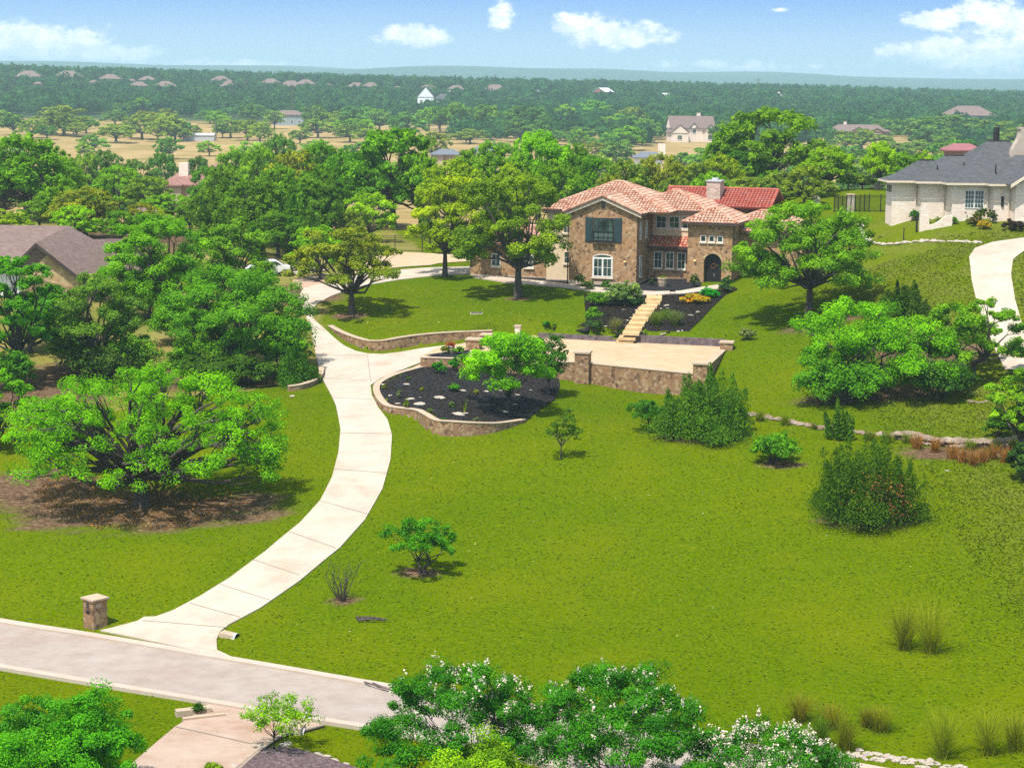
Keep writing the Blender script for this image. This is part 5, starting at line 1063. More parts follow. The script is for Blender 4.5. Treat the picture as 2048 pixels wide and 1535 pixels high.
def bush_mesh(seed, Rx, Ry, h, leaf, n, nl=9, sub=10, spiky=0, sr=None, updir=.5):
    rng = np.random.RandomState(seed); lobes = []
    for i in range(nl):
        an = i*2.39996; k = math.sqrt((i+.3)/nl)*.68; hz = h*(1-.55*k*k)*rng.uniform(.75, 1.05)
        l = rng.uniform(.34, .5); lobes.append((Rx*k*math.cos(an), Ry*k*math.sin(an), hz*.5, Rx*l, Ry*l, hz*.52))
    C, N_, T_, SC = crown_points(rng, lobes, n, sub, sr or min(Rx, h)*.2, updir)
    if spiky:
        d = rng.rand(len(C)); C[:, 2] = np.where(d < spiky, C[:, 2]*rng.uniform(.9, 1.22, len(C)), C[:, 2])
    k = C[:, 2] > .02; V, Q = leaf_quads(rng, C[k], N_[k], leaf); me = np_mesh('foliage', V, Q, T_[k]); me.materials.append(M['leaf']); 
    mb = MB()
    for i in range(min(nl, 8)): limb(mb, rng, (rng.uniform(-.1, .1)*Rx, rng.uniform(-.1, .1)*Ry, -.2), np.array(lobes[i][:3])*[1, 1, 1.3], .022*max(Rx, .4)+.012, .012, .05, 5, 4)
    st_ = mb.mesh('stem', True); st_.materials.append(M['bark']); return st_, me
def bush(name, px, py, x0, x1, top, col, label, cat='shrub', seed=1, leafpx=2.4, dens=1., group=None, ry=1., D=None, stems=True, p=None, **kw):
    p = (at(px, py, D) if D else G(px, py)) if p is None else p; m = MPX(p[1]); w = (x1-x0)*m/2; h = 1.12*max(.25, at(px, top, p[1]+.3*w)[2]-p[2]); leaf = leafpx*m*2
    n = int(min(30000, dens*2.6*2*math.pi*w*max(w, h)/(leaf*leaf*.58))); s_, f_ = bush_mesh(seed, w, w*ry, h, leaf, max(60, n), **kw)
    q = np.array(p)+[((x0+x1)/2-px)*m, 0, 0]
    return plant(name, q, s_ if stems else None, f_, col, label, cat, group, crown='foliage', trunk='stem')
def cedar_mesh(seed, Rx, Ry, h, leaf, n, plumes=40):
    """many upright pointed plumes rising from a broad base"""
    rng = np.random.RandomState(seed); Cs, Ns, Ts = [], [], []; mb = MB()
    f1, f2 = rng.uniform(0, 6.28, 2)
    for i in range(plumes):
        an = i*2.39996; k = math.sqrt((i+.4)/plumes)*(1+.22*math.sin(3*an+f1)+.14*math.sin(5*an+f2))*rng.uniform(.85, 1.1); bx, by = Rx*.82*k*math.cos(an), Ry*.82*k*math.sin(an); ph = h*(1-.60*min(k, 1.15)**1.8)*rng.uniform(.55, 1.12); pr = (.10+.12*rng.rand())*(Rx+Ry)*(.8+.5*k)
        m = int(n/plumes); u = rng.rand(m)**.85; r_ = pr*(1-u)**.65*np.sqrt(rng.rand(m))*.95+.02; a_ = rng.uniform(0, 6.283, m); tilt = rng.uniform(.05, .42)*k; an += rng.uniform(-.5, .5)
        r_ = r_*rng.uniform(.6, 1.5, m); P = np.stack([bx+r_*np.cos(a_)+tilt*u*ph*math.cos(an), by+r_*np.sin(a_)+tilt*u*ph*math.sin(an), .08*h*rng.rand(m)+u*ph], 1)
        N_ = unit(np.stack([np.cos(a_), np.sin(a_), np.full(m, .35)], 1)+rng.normal(size=(m, 3))*.5); Cs.append(P); Ns.append(N_); Ts.append(np.clip(rng.normal(.45, .16)+rng.normal(0, .17, m), 0, 1))
        if i % 3 == 0: limb(mb, rng, (bx*.2, by*.2, -.2), (bx, by, ph*.6), .05*Rx*.5, .012, .0, 5, 3)
    C, N_, T_ = np.vstack(Cs), np.vstack(Ns), np.concatenate(Ts); V, Q = leaf_quads(rng, C, N_, leaf, .4); me = np_mesh('foliage', V, Q, T_); me.materials.append(M['leaf'])
    st_ = mb.mesh('stem', True); st_.materials.append(M['bark']); return st_, me
def cedar(name, px, py, x0, x1, top, col, label, seed=1, leafpx=2.2, dens=1., group=None, D=None, plumes=40, ry=1., cat='cedar'):
    p = at(px, py, D) if D else G(px, py); m = MPX(p[1]); w = (x1-x0)*m/2; h = at(px, top, p[1]+.2*w)[2]-p[2]; leaf = leafpx*m*2
    n = int(min(40000, dens*3.4*2*math.pi*w*max(w, h)/(leaf*leaf*.4))); s_, f_ = cedar_mesh(seed, w, w*ry, h, leaf, n, plumes)
    return plant(name, np.array(p)+[((x0+x1)/2-px)*m, 0, 0], s_, f_, col, label, cat, group, crown='foliage', trunk='stem')
def blades(seed, n, h, spread, wdt, droop=.5, base=.12):
    rng = np.random.RandomState(seed); a = rng.uniform(0, 6.283, n); L = h*rng.uniform(.6, 1.1, n); o = spread*np.sqrt(rng.rand(n)); V = []; k = 4
    bx = base*rng.normal(size=n); by = base*rng.normal(size=n); tx, ty = -np.sin(a), np.cos(a)
    for i in range(k+1):
        u = i/k; rr = o*u**1.3; z = L*(u-droop*.5*u*u*(o/max(spread, 1e-6))); w_ = wdt*(1-u)**.6+.002
        for s_ in (-1, 1): V.append(np.stack([bx+rr*np.cos(a)+s_*w_*tx, by+rr*np.sin(a)+s_*w_*ty, z], 1))
    V = np.stack(V, 1).reshape(-1, 3); st = 2*(k+1); Q = np.array([[0, 1, 3, 2]])+2*np.arange(k)[:, None]; Q = (Q[None]+st*np.arange(n)[:, None, None]).reshape(-1, 4)
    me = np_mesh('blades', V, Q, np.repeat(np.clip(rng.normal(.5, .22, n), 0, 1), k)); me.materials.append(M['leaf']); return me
def tuft(px, py, wpx, hpx, col, label, seed, cat='grass clump', n=120, droop=.5, group=None, name='grass_clump', wd=.5, p=None):
    p = G(px, py) if p is None else p; m = MPX(p[1]); o = link(name, blades(seed, n, hpx*m*1.05, wpx*m/2, wd*m, droop)); o.location = tuple(p); o.color = (*col, 1); return tag(o, label, cat, group)

# ------------------------------------------------------------------ the trees and shrubs one can tell apart
oak('live_oak', 283, 1012, 0, 594, 722, 1050, BR, 'huge spreading bright green live oak on the left front lawn with low boughs', seed=11, leafpx=2.1, nl=44, lr=.25, gap=.10, fork=1.7, ry=.72, tr_=.42, sub=15, dens=1.0)
oak('oak_tree', 703, 628, 578, 806, 442, 600, OL, 'leaning yellow-green oak with a forked dark trunk where the upper lawn meets the drive', seed=12, fork=1.7, gap=.08, tr_=.28, dens=.95, flat=.85)
oak('oak_tree', 890, 553, 818, 985, 352, 545, YG, 'yellow-green oak on the far edge of the upper lawn beside the drive', seed=13, pad=1.15, tr_=.24, fork=2.2)
oak('oak_tree', 1036, 594, 912, 1134, 332, 584, (.12, .22, .014), 'tall grey-green oak with a thick dark trunk in front of the house gable', seed=14, pad=1.2, tr_=.34, fork=2.4, gap=.03, ry=.85)
oak('oak_tree', 1618, 635, 1462, 1750, 398, 632, MG, 'broad green oak on the right lawn hiding the house wing', seed=15, pad=1.2, tr_=.30, fork=2.4, gap=.03, ry=.85)
oak('oak_thicket', 1712, 785, 1560, 1880, 598, 830, BR, 'sprawling many-stemmed oak thicket right of the gravel court', seed=16, pad=1.3, nl=34, lr=.27, stems=3, tr_=.22, fork=1.2, gap=.08, flat=1.1)
oak('oak_tree', 1935, 760, 1830, 2052, 590, 760, MG, 'crooked open oak in front of the neighbour drive', seed=17, nl=20, lr=.25, stems=2, tr_=.2, gap=.25, fork=1.6)
oak('oak_tree', 2040, 905, 1968, 2120, 715, 905, (.14, .30, .012), 'feathery light green tree cut by the right edge below the neighbour drive', seed=18, nl=22, lr=.3, tr_=.2)
oak('oak_tree', 468, 745, 318, 632, 530, 800, (.075, .225, .014), 'big rounded dense oak beside the left side of the driveway', seed=19, pad=1.3, nl=36, lr=.27, sub=15, tr_=.4, dens=1.1)
oak('oak_tree', 200, 748, 92, 296, 540, 790, (.095, .205, .030), 'grey-green dense oak between the brown roof and the big driveway oak', seed=20, pad=1.3, nl=26, lr=.29, sub=14, tr_=.3)
oak('oak_tree', 40, 770, -40, 112, 505, 745, (.06, .22, .012), 'dark green oak at the left edge under the brown roof gable', seed=21, pad=1.3, nl=26, lr=.3, sub=14, tr_=.28)
oak('oak_tree', 60, 705, 20, 150, 590, 760, (.055, .2, .012), 'low dark oak filling the gap beside the left-edge oak', seed=46, pad=1.3, nl=18, lr=.33, tr_=.2)
oak('oak_tree', -5, 900, -90, 70, 735, 900, BR, 'bright green tree half out of frame at the left edge', seed=22, nl=18, lr=.33, tr_=.2)
oak('oak_tree', 330, 640, 215, 430, 418, 640, (.10, .27, .012), 'tall bright oak behind the grey-green oak, left of the parked car', seed=23, pad=1.3, nl=28, lr=.29, tr_=.3)
oak('oak_tree', 470, 600, 395, 545, 432, 600, (.10, .24, .02), 'rounded oak just left of the white parked car', seed=24, pad=1.3, nl=22, lr=.31, tr_=.25)
oak('oak_tree', 255, 610, 205, 330, 470, 615, (.12, .26, .02), 'loose light green oak brushing the right end of the brown roof', seed=45, pad=1.3, nl=18, lr=.33, tr_=.2)
oak('oak_tree', 735, 484, 686, 795, 384, 482, LM, 'small lime-green round tree behind the iron fence', seed=25, pad=1.3, nl=16, lr=.38, tr_=.14)
oak('oak_tree', 640, 560, 578, 690, 450, 560, (.14, .33, .01), 'bright green tree directly behind the leaning yellow-green oak', seed=26, pad=1.3, nl=16, lr=.36, tr_=.15)
oak('bed_tree', 1017, 822, 916, 1112, 648, 812, (.12, .34, .006), 'bright green round tree growing in the black mulch bed', seed=27, pad=1.55, fork=.9, tr_=.12, dens=1.3, gap=0)
oak('bed_tree', 1098, 790, 1068, 1124, 668, 780, (.035, .125, .012), 'narrow dark green tree against the court wall behind the bed tree', seed=28, pad=1.3, nl=10, lr=.42, tr_=.07)
oak('round_tree', 843, 1148, 774, 908, 1038, 1128, (.05, .2, .008), 'small dark green umbrella-shaped tree alone on the front lawn', seed=29, nl=16, lr=.36, fork=.6, tr_=.08, stems=2)
oak('sapling', 1122, 918, 1098, 1158, 812, 905, (.055, .13, .012), 'thin sparse sapling alone on the lawn below the mulch bed', seed=30, nl=8, lr=.3, gap=.1, dens=.35, tr_=.05)
oak('small_tree', 1297, 862, 1264, 1332, 798, 856, (.04, .15, .012), 'small bright tree touching the left side of the big cedar clump', seed=31, nl=9, lr=.4, tr_=.06)
cedar('cedar_bush', 1408, 872, 1312, 1506, 742, (.06, .16, .014), 'wide feathery cedar clump in front of the court wall corner', seed=32, plumes=60)
cedar('cedar_bush', 1728, 1038, 1618, 1842, 868, (.050, .120, .008), 'large dark cedar bush with dead brown twigs on the right front lawn', seed=33, plumes=75)
bush('oak_bush', 1550, 925, 1494, 1602, 858, (.075, .23, .012), 'round leafy bush between the two cedars on the right', seed=34)
cedar('cedar_bush', 1805, 640, 1742, 1866, 556, (.045, .10, .012), 'upright cedar bush behind the sprawling oak thicket', seed=35, plumes=30)
cedar('slender_shrub', 1682, 878, 1655, 1706, 790, (.06, .15, .012), 'slender light green shrub growing through the rubble wall', seed=36, plumes=10, cat='shrub')
cedar('cedar_bush', 588, 770, 545, 636, 680, (.05, .15, .014), 'bright low cedar at the foot of the big driveway oak', seed=37, plumes=22)
bush('thicket', 1690, 808, 1585, 1800, 715, (.07, .22, .012), 'dense low thicket at the foot of the sprawling oak thicket', seed=38, ry=.5, nl=16)
bush('thicket', 1880, 800, 1800, 1960, 715, (.04, .12, .02), 'dark low scrub under the crooked open oak', seed=39, ry=.5, nl=12)
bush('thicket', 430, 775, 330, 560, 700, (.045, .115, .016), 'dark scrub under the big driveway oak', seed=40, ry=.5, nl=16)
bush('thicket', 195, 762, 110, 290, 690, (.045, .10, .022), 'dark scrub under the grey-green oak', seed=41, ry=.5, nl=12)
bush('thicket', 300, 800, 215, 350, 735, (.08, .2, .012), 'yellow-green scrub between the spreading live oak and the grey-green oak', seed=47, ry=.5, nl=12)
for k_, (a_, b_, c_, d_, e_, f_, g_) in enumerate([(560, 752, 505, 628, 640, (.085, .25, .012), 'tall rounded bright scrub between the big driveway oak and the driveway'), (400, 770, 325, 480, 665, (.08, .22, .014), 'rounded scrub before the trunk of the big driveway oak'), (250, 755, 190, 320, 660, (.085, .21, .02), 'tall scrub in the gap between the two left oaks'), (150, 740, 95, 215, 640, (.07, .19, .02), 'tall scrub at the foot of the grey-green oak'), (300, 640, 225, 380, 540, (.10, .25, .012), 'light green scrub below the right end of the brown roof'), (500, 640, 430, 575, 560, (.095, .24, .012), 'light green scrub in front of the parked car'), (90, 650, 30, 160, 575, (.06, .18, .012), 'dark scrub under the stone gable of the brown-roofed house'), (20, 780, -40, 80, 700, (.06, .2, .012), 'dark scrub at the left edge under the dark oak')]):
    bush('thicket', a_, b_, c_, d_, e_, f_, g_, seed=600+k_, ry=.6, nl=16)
bush('thicket', 95, 860, 50, 160, 790, (.09, .25, .012), 'bright scrub left of the spreading live oak', seed=48, ry=.6, nl=10)
bush('thicket', 390, 690, 290, 470, 610, (.08, .22, .012), 'tall bright scrub joining the left oaks', seed=49, ry=.6, nl=16)
bush('oak_bush', 2040, 960, 2005, 2090, 880, (.03, .08, .02), 'dark bush at the right edge below the rubble wall', seed=42)
bush('oak_bush', 1985, 872, 1965, 2030, 820, (.05, .15, .015), 'bright low bush above the right end of the rubble wall', seed=43)
# bare shrub on the lawn
big = [o for o in COL.objects if o.get('label', '').startswith('large dark cedar')][0]
rng = np.random.RandomState(8); C_ = np.vstack([rng.normal(size=(90, 3))*[.35, .3, .35]+c for c in ((.3, -2.2, 2.4), (1.4, -1.8, 2.0), (-.6, -2.3, 1.5), (1.9, -1.2, 1.1), (.9, -2.2, 1.0))]); V, Q = leaf_quads(rng, C_, unit(rng.normal(size=C_.shape)), .16, .3)
c_ = link('dead_leaves', np_mesh('dead_leaves', V, Q, rng.rand(len(C_))), M['leaf'], big); c_.color = (.22, .11, .07, 1)
p = G(685, 1200); rng = np.random.RandomState(4); mb = MB()
for k in range(16):
    a = k*2.4; e = np.array([math.cos(a)*rng.uniform(.4, 1.0), math.sin(a)*rng.uniform(.3, .9), rng.uniform(1.0, 2.1)]); q = limb(mb, rng, (math.cos(a)*.1, math.sin(a)*.1, -.05), e, .028, .008, .12, 5, 5)
    for j in range(4): limb(mb, rng, q[2+j % 4], q[2+j % 4]+rng.normal(size=3)*.28+[0, 0, .3], .009, .003, .05, 4, 3)
o = empty('bare_shrub', p, 0, 'leafless twiggy shrub on the lawn beside the driveway', 'shrub'); st_ = mb.mesh('stem', True); link('stem', st_, M['bark'], o)
C_ = np.vstack([rng.normal(size=(160, 3))*[.6, .5, .45]+[0, 0, 1.35]]); V, Q = leaf_quads(rng, C_, unit(rng.normal(size=C_.shape)), .07); c_ = link('foliage', np_mesh('foliage', V, Q, rng.rand(160)), M['leaf'], o); c_.color = (.09, .12, .02, 1)
# crape myrtles in front
def myrtle(px, py, x0, x1, top, bot, label, seed, D, nb, bias):
    o = oak('crape_myrtle', px, py, x0, x1, top, bot, (.035, .17, .012), label, seed=seed, D=D, leafpx=2.2, pad=1.2, stems=4, tr_=.075, fork=1.3, gap=.04, dens=1.1, group='white-flowering crape myrtles', updir=.7)
    rng = np.random.RandomState(seed+50); cr = [c for c in o.children if c.name.startswith('crown')][0]; me = cr.data; n = len(me.vertices); co = np.empty(n*3, np.float32); me.vertices.foreach_get('co', co); co = co.reshape(-1, 3)
    z = co[:, 2]; zl, zh = np.percentile(z, 40), z.max(); w_ = np.clip((z-zl)/(zh-zl), 0, 1)**bias[1]*np.clip(1+bias[0]*(co[:, 0]/np.abs(co[:, 0]).max()), .02, 2); w_ = w_/w_.sum()
    pick = co[rng.choice(n, nb, p=w_)]; C = (pick[:, None]+rng.normal(size=(nb, 9, 3))*[.045, .045, .07]+[0, 0, .06]).reshape(-1, 3); V, Q = leaf_quads(rng, C, unit(rng.normal(size=C.shape)+[0, 0, .4]), .07, .8)
    link('blossom', np_mesh('blossom', V, Q), M['blossom'], o); return o
myrtle(930, 1640, 742, 1100, 1326, 1600, 'left crape myrtle in the foreground with most white blossom on its right shoulder', 51, 70.5, 190, (.7, 1.2))
myrtle(1245, 1640, 1040, 1450, 1334, 1610, 'middle and largest foreground crape myrtle with scattered white blossom', 52, 70.5, 150, (.25, 1.0))
myrtle(1525, 1700, 1365, 1690, 1444, 1660, 'right foreground crape myrtle topped with a thick band of white blossom', 53, 67, 260, (0, 2.0))
bush('foreground_shrub', 955, 1650, 830, 1080, 1462, (.13, .28, .012), 'light yellow-green shrub in front of the left crape myrtle', seed=54, D=67.5, leafpx=2.4)
bush('foreground_shrub', 180, 1600, -30, 150, 1372, (.05, .21, .015), 'dark glossy shrub with pale shoots in the bottom left corner', seed=55, D=74, leafpx=2.4, nl=14)
bush('foreground_shrub', 190, 1600, 66, 300, 1384, (.065, .28, .012), 'bright green bushy shrub beside the foreground drive', seed=56, D=72.5, leafpx=2.4, nl=16)
bush('foreground_shrub', 30, 1600, -120, 130, 1450, (.07, .28, .012), 'low bright shrub at the very bottom left', seed=57, D=70.5, leafpx=2.4)
oak('small_tree', 548, 1502, 502, 622, 1384, 1490, (.12, .28, .012), 'small airy light green tree on the brown mulch mound', seed=58, nl=12, lr=.32, fork=.6, tr_=.045, dens=.5, leafpx=2.2)
bush('shrub', 398, 1428, 382, 412, 1404, (.03, .10, .012), 'tiny dark shrub beside the concrete headwall slab', seed=59)
bush('shrub', 420, 1545, 400, 448, 1522, (.12, .22, .02), 'tiny yellow-green plant at the bottom by the drive edging', seed=60)
# shrubs round the house
SH = [(1245, 612, 1203, 1290, 563, (.13, .22, .09), 'pale clipped flat-topped hedge mound beside the top of the steps'), (1262, 612, 1236, 1294, 590, (.04, .10, .045), 'grey-green shrub under the pale clipped hedge mound'), (1222, 604, 1205, 1250, 578, (.06, .25, .01), 'vivid green shrub at the left foot of the pale hedge mound'),
      (1184, 648, 1166, 1204, 612, (.085, .23, .012), 'upright yellow-green shrub below the clipped hedge'), (1185, 660, 1170, 1210, 636, (.045, .11, .04), 'low grey-green shrub at the bottom corner of the left bed'), (1158, 574, 1148, 1172, 544, (.06, .12, .015), 'upright shrub against the left corner of the stone gable'), (1176, 580, 1160, 1192, 562, (.05, .10, .035), 'low shrub beside the upright one under the arched window'),
      (1207, 582, 1200, 1222, 558, (.05, .16, .015), 'bright shrub between the arched window and pale hedge'), (1247, 566, 1236, 1262, 549, (.025, .09, .02), 'dark green ball shrub against the gable wall'), (1302, 572, 1297, 1310, 556, (.03, .07, .03), 'small dark shrub in the inner corner of the front wall'), (1388, 574, 1378, 1400, 547, (.06, .10, .04), 'loose shrub left of the front door'),
      (1450, 575, 1440, 1466, 550, (.03, .10, .03), 'dark green shrub right of the front door'), (1447, 585, 1435, 1466, 566, (.05, .11, .06), 'spiky grey-green plant in front of the door shrub'), (1396, 606, 1358, 1420, 588, (.28, .25, .02), 'orange and yellow flowering mound on the black mulch'), (1418, 596, 1398, 1442, 575, (.02, .26, .02), 'vivid emerald shrub behind the orange flowers'),
      (1090, 655, 1083, 1102, 640, (.03, .17, .03), 'small emerald shrub on the upper lawn above the timber wall'), (1110, 656, 1104, 1116, 646, (.07, .16, .012), 'tiny shrub right of the emerald one on the upper lawn'), (1492, 680, 1474, 1512, 654, (.12, .17, .09), 'silvery shrub at the right end of the timber wall'),
      (877, 748, 862, 894, 722, (.035, .19, .010), 'left bright green ball shrub at the foot of the planter wall'), (908, 742, 894, 924, 715, (.035, .19, .010), 'right bright green ball shrub at the foot of the planter wall'), (890, 706, 878, 902, 692, (.11, .17, .015), 'yellowish plant left of the red flowers in the wall planter'), (915, 708, 904, 930, 692, (.08, .22, .01), 'leafy plant right of the red flowers in the wall planter'), (912, 784, 894, 922, 764, (.06, .22, .015), 'largest bright shrub on the mulch bed left of the tree trunk')]
for k, (px, py, x0, x1, tp, col, lab) in enumerate(SH): bush('shrub', px, py, x0, x1, tp, col, lab, seed=100+k, leafpx=1.7, nl=7, D=PL(px, py, COURT_Z+.14)[1] if k in (20, 21) else None)
fl = bush('flower_mound', 1392, 604, 1360, 1416, 590, (.5, .28, .02), 'carpet of orange blossom over the flowering mound', seed=140, leafpx=1.3, dens=.4, stems=False)
bush('hedge', 1192, 612, 1166, 1222, 586, (.075, .20, .012), 'clipped square hedge with a bright top at the left edge of the left bed', seed=141, leafpx=1.7, nl=14, ry=.5)
for k, (px, py, x0, x1, tp, col, lab) in enumerate([(768, 778, 763, 775, 768, (.14, .2, .02), 'yellow-green'), (798, 798, 790, 806, 780, (.10, .15, .10), 'silver'), (823, 818, 806, 822, 800, (.12, .18, .02), 'golden'), (844, 782, 839, 851, 773, (.15, .2, .02), 'yellow'), (817, 760, 813, 823, 754, (.07, .18, .02), 'bright'), (905, 816, 897, 913, 804, (.1, .19, .06), 'pale green'), (861, 828, 854, 868, 816, (.1, .16, .04), 'green-grey'), (953, 848, 946, 960, 833, (.13, .17, .13), 'silvery white'), (886, 842, 881, 893, 836, (.04, .14, .02), 'dark green'), (952, 788, 946, 960, 778, (.14, .19, .03), 'yellowish')]):
    bush('bed_plant', px, py, x0, x1, tp, col, f'small {lab} plant dotted on the black mulch bed of the curved wall', seed=160+k, leafpx=1.5, nl=5, stems=False, cat='plant', group='small plants on the mulch bed')
tuft(1192+38, 662, 46, 30, (.12, .14, .09), 'feathery grey grass clump on the left bed beside the steps', 1, n=220); tuft(1312, 652, 44, 32, (.10, .16, .04), 'green grass clump right of the steps, left of a bigger blue one', 2, n=260); tuft(1350, 652, 50, 34, (.09, .14, .08), 'large blue-grey grass clump on the right bed', 3, n=320); tuft(1330, 640, 40, 26, (.10, .18, .03), 'yellow-green grass clump behind the two larger clumps', 4, n=200)
tuft(1760, 475, 10, 5, (.1, .12, .05), 'tiny tuft on the right-hand lawn inside the stone arc', 9, n=40)
for k, (o_, p) in enumerate(POTS):
    q = link('flowers', blades(20+k, 120, .5, .4, .05, .5), None, o_); q.location = (0, 0, .5 if k == 0 else .4); q.color = ((.14, .24, .02, 1), (.26, .05, .06, 1))[k]
# planting along the right-hand neighbour
for k, (px, py, x0, x1, tp, col, lab) in enumerate([(1819, 434, 1799, 1822, 414, (.035, .17, .01), 'first clipped ball bush from the left by the limestone house'), (1818, 440, 1808, 1826, 421, (.04, .18, .01), 'second clipped ball bush, tucked between its neighbours'), (1830, 441, 1817, 1844, 421, (.045, .2, .01), 'third and largest clipped ball bush by the limestone house'), (1838, 441, 1830, 1848, 428, (.045, .19, .01), 'fourth clipped ball bush, low and small'), (1852, 447, 1843, 1862, 433, (.04, .2, .01), 'last clipped ball bush at the right end of the row'),
      (1908, 448, 1900, 1917, 434, (.07, .2, .015), 'bright ball shrub under the limestone wall'), (1907, 436, 1899, 1916, 412, (.06, .1, .03), 'thin upright shrub left of the double window'), (1930, 440, 1922, 1937, 418, (.14, .08, .05), 'reddish brown shrub under the double window'), (1962, 445, 1945, 1975, 412, (.06, .11, .03), 'tall loose shrub right of the double window'), (1982, 446, 1972, 1994, 420, (.06, .1, .035), 'rangy shrub left of the wall lantern'), (1955, 452, 1938, 1968, 430, (.1, .09, .05), 'purplish shrub in the neighbour bed'), (1966, 458, 1951, 1985, 442, (.3, .25, .02), 'yellow flowering shrub in the neighbour bed'), (1940, 448, 1930, 1952, 434, (.12, .14, .03), 'olive shrub in the neighbour bed'), (2025, 460, 1998, 2060, 441, (.035, .028, .035), 'dark purple clipped hedge at the right edge')]):
    bush('ball_bush' if k < 5 else 'shrub', px, py, x0, x1, tp, col, lab, seed=200+k, leafpx=1.6, nl=6, group='clipped ball bushes by the limestone house' if k < 5 else None)
tuft(1877, 447, 24, 16, (.12, .2, .06), 'pale spiky agave by the courtyard wall', 30, n=60, wd=1.2, cat='agave', name='agave')
# tall weeds on the lower lawn
WD = [(1808, 1298, 90, 95, (.15, .18, .016), 'tall reddish-based weed clump, left of a pair on the lower lawn'), (1862, 1305, 100, 105, (.17, .21, .016), 'tall feathery weed clump, right of a pair on the lower lawn'), (1760, 1462, 60, 55, (.16, .19, .016), 'short brown-based weed by the rocky strip'), (1885, 1515, 100, 105, (.15, .21, .016), 'tall green weed just above the rocky strip'), (1975, 1508, 90, 95, (.16, .21, .016), 'tall green weed near the bottom right corner'), (2030, 1500, 70, 80, (.15, .19, .016), 'tall weed cut by the right edge'), (1690, 1500, 60, 70, (.12, .15, .016), 'yellowish weed beside the right crape myrtle'), (1660, 1455, 70, 50, (.15, .15, .02), 'golden grass behind the right crape myrtle'), (1600, 1440, 70, 55, (.14, .15, .02), 'golden grass above the white blossom'), (1640, 1490, 40, 60, (.08, .16, .014), 'green weed hugging the right crape myrtle'), (1735, 1452, 40, 40, (.14, .15, .02), 'small yellow weed above the rocky strip')]
for k, (px, py, w_, h_, col, lab) in enumerate(WD): tuft(px, py, w_*1.5, h_*1.1, [c_*.95 for c_ in col], lab, 300+k, 'weed', 300, .45, name='weed_clump', wd=.35)
for k, (px, py) in enumerate([(1905, 905), (1925, 912), (1945, 918), (1965, 912), (1985, 905), (1870, 892), (2010, 912), (1835, 885)]): tuft(px, py+12, 40, 34, (.22, .12, .06), f'reddish dry grass below the rubble wall, {ORD[k]} placed along it', 330+k, 'dry grass', 130, .4, 'dry grass below the rubble wall', 'dry_grass')
for k, (px, py) in enumerate([(1520, 838), (1570, 846), (1660, 866), (1740, 876), (1775, 880), (1815, 882), (1880, 884), (1940, 896), (1990, 896), (2030, 892)]): tuft(px, py+4, 34, 24, (.11, .16, .015), f'green grass clump against the rubble wall, {ORD[k]} from its left end', 360+k, 'grass clump', 150, .4, 'green clumps along the rubble wall')
tuft(1628, 858, 18, 16, (.09, .11, .02), 'dark spiky plant on the rubble wall', 345, n=70); tuft(1972, 905, 16, 14, (.05, .09, .02), 'dark spiky plant at the right part of the rubble wall', 346, n=70)
bed_wall = [p for p in ((575, 782), (600, 778), (622, 770), (636, 757), (638, 742))]
tw = dense([B(*q) for q in bed_wall], 4); wall_path('retaining_wall', tw, -.35, [p[2]-.4 for p in tw], [p[2]+.42 for p in tw], M['stone_wall'], M['cap'], 'short curved brown wall at the left edge of the driveway below the oak')

# ------------------------------------------------------------------ trees copied from shared crowns: woods, valley and meadow
PROTO = []
for k in range(9):
    W_, H_ = 5., 8.; lf = .31 if k < 6 else .62; n = 10500 if k < 6 else 2600
    PROTO.append(oak_meshes(400+k, W_, W_*.9, 1.2 if k % 3 else .5, H_, lf, n, .34, fork=2.0, nl=44 if k < 6 else 22, lr=.23+.02*(k % 3) if k < 6 else .29, sub=9 if k < 6 else 6, sr=.5 if k < 6 else .7, twigs=False, gap=.06))
CPROTO = [cedar_mesh(450+k, 3., 3., 7., .34, 6000, 34) for k in range(3)]
AUTO = {}
NAMES = {'BR': (BR, 'bright green'), 'YG': (YG, 'yellow-green'), 'GG': (GG, 'grey-green'), 'DK': (DK, 'dark green'), 'MG': (MG, 'green'), 'CE': (CE, 'blackish green'), 'LM': (LM, 'lime green'), 'OL': (OL, 'olive'), 'BG': (BG, 'blue-green')}
rt_ = random.Random(99)
def auto(px, w, top, zone, ck, D=None, base=None, cedar_=False):
    if base is not None: p = G(px, base)
    else:
        d = ray(px, 500); x = d[0]*D; p = np.array([x, D, tz(x, D)])
    D = p[1]; m = MPX(D); rw = w*m/2; h = at(px, top, D)[2]-p[2]
    if h < 1.5: h = 1.5+rt_.random()
    h = min(h, 17); c0, nm = NAMES[ck]; j = rt_.uniform(.82, 1.18); col = [c0[0]*j*rt_.uniform(.88, 1.15), c0[1]*j, c0[2]*j]
    if cedar_: s_, f_ = CPROTO[rt_.randrange(3)]; o = plant('cedar', p, s_, f_, col, None, 'cedar', crown='foliage', trunk='stem', rz=rt_.uniform(0, 6.28), sc=(rw/3, rw/3, h/7))
    else: s_, f_ = PROTO[rt_.randrange(6) if D < 420 else 6+rt_.randrange(3)]; o = plant('oak_tree', p, s_, f_, col, None, 'tree', rz=rt_.uniform(0, 6.28), sc=(rw/5, rw/5, h/8))
    AUTO.setdefault((zone, nm, 'cedars' if cedar_ else 'trees'), []).append((px, o)); return o
Z1, Z2, Z3, Z4, Z5 = 'in the left woods', 'behind the stone house', 'in the scrub belt before the meadow', 'on the left half of the meadow', 'in the right-hand valley'
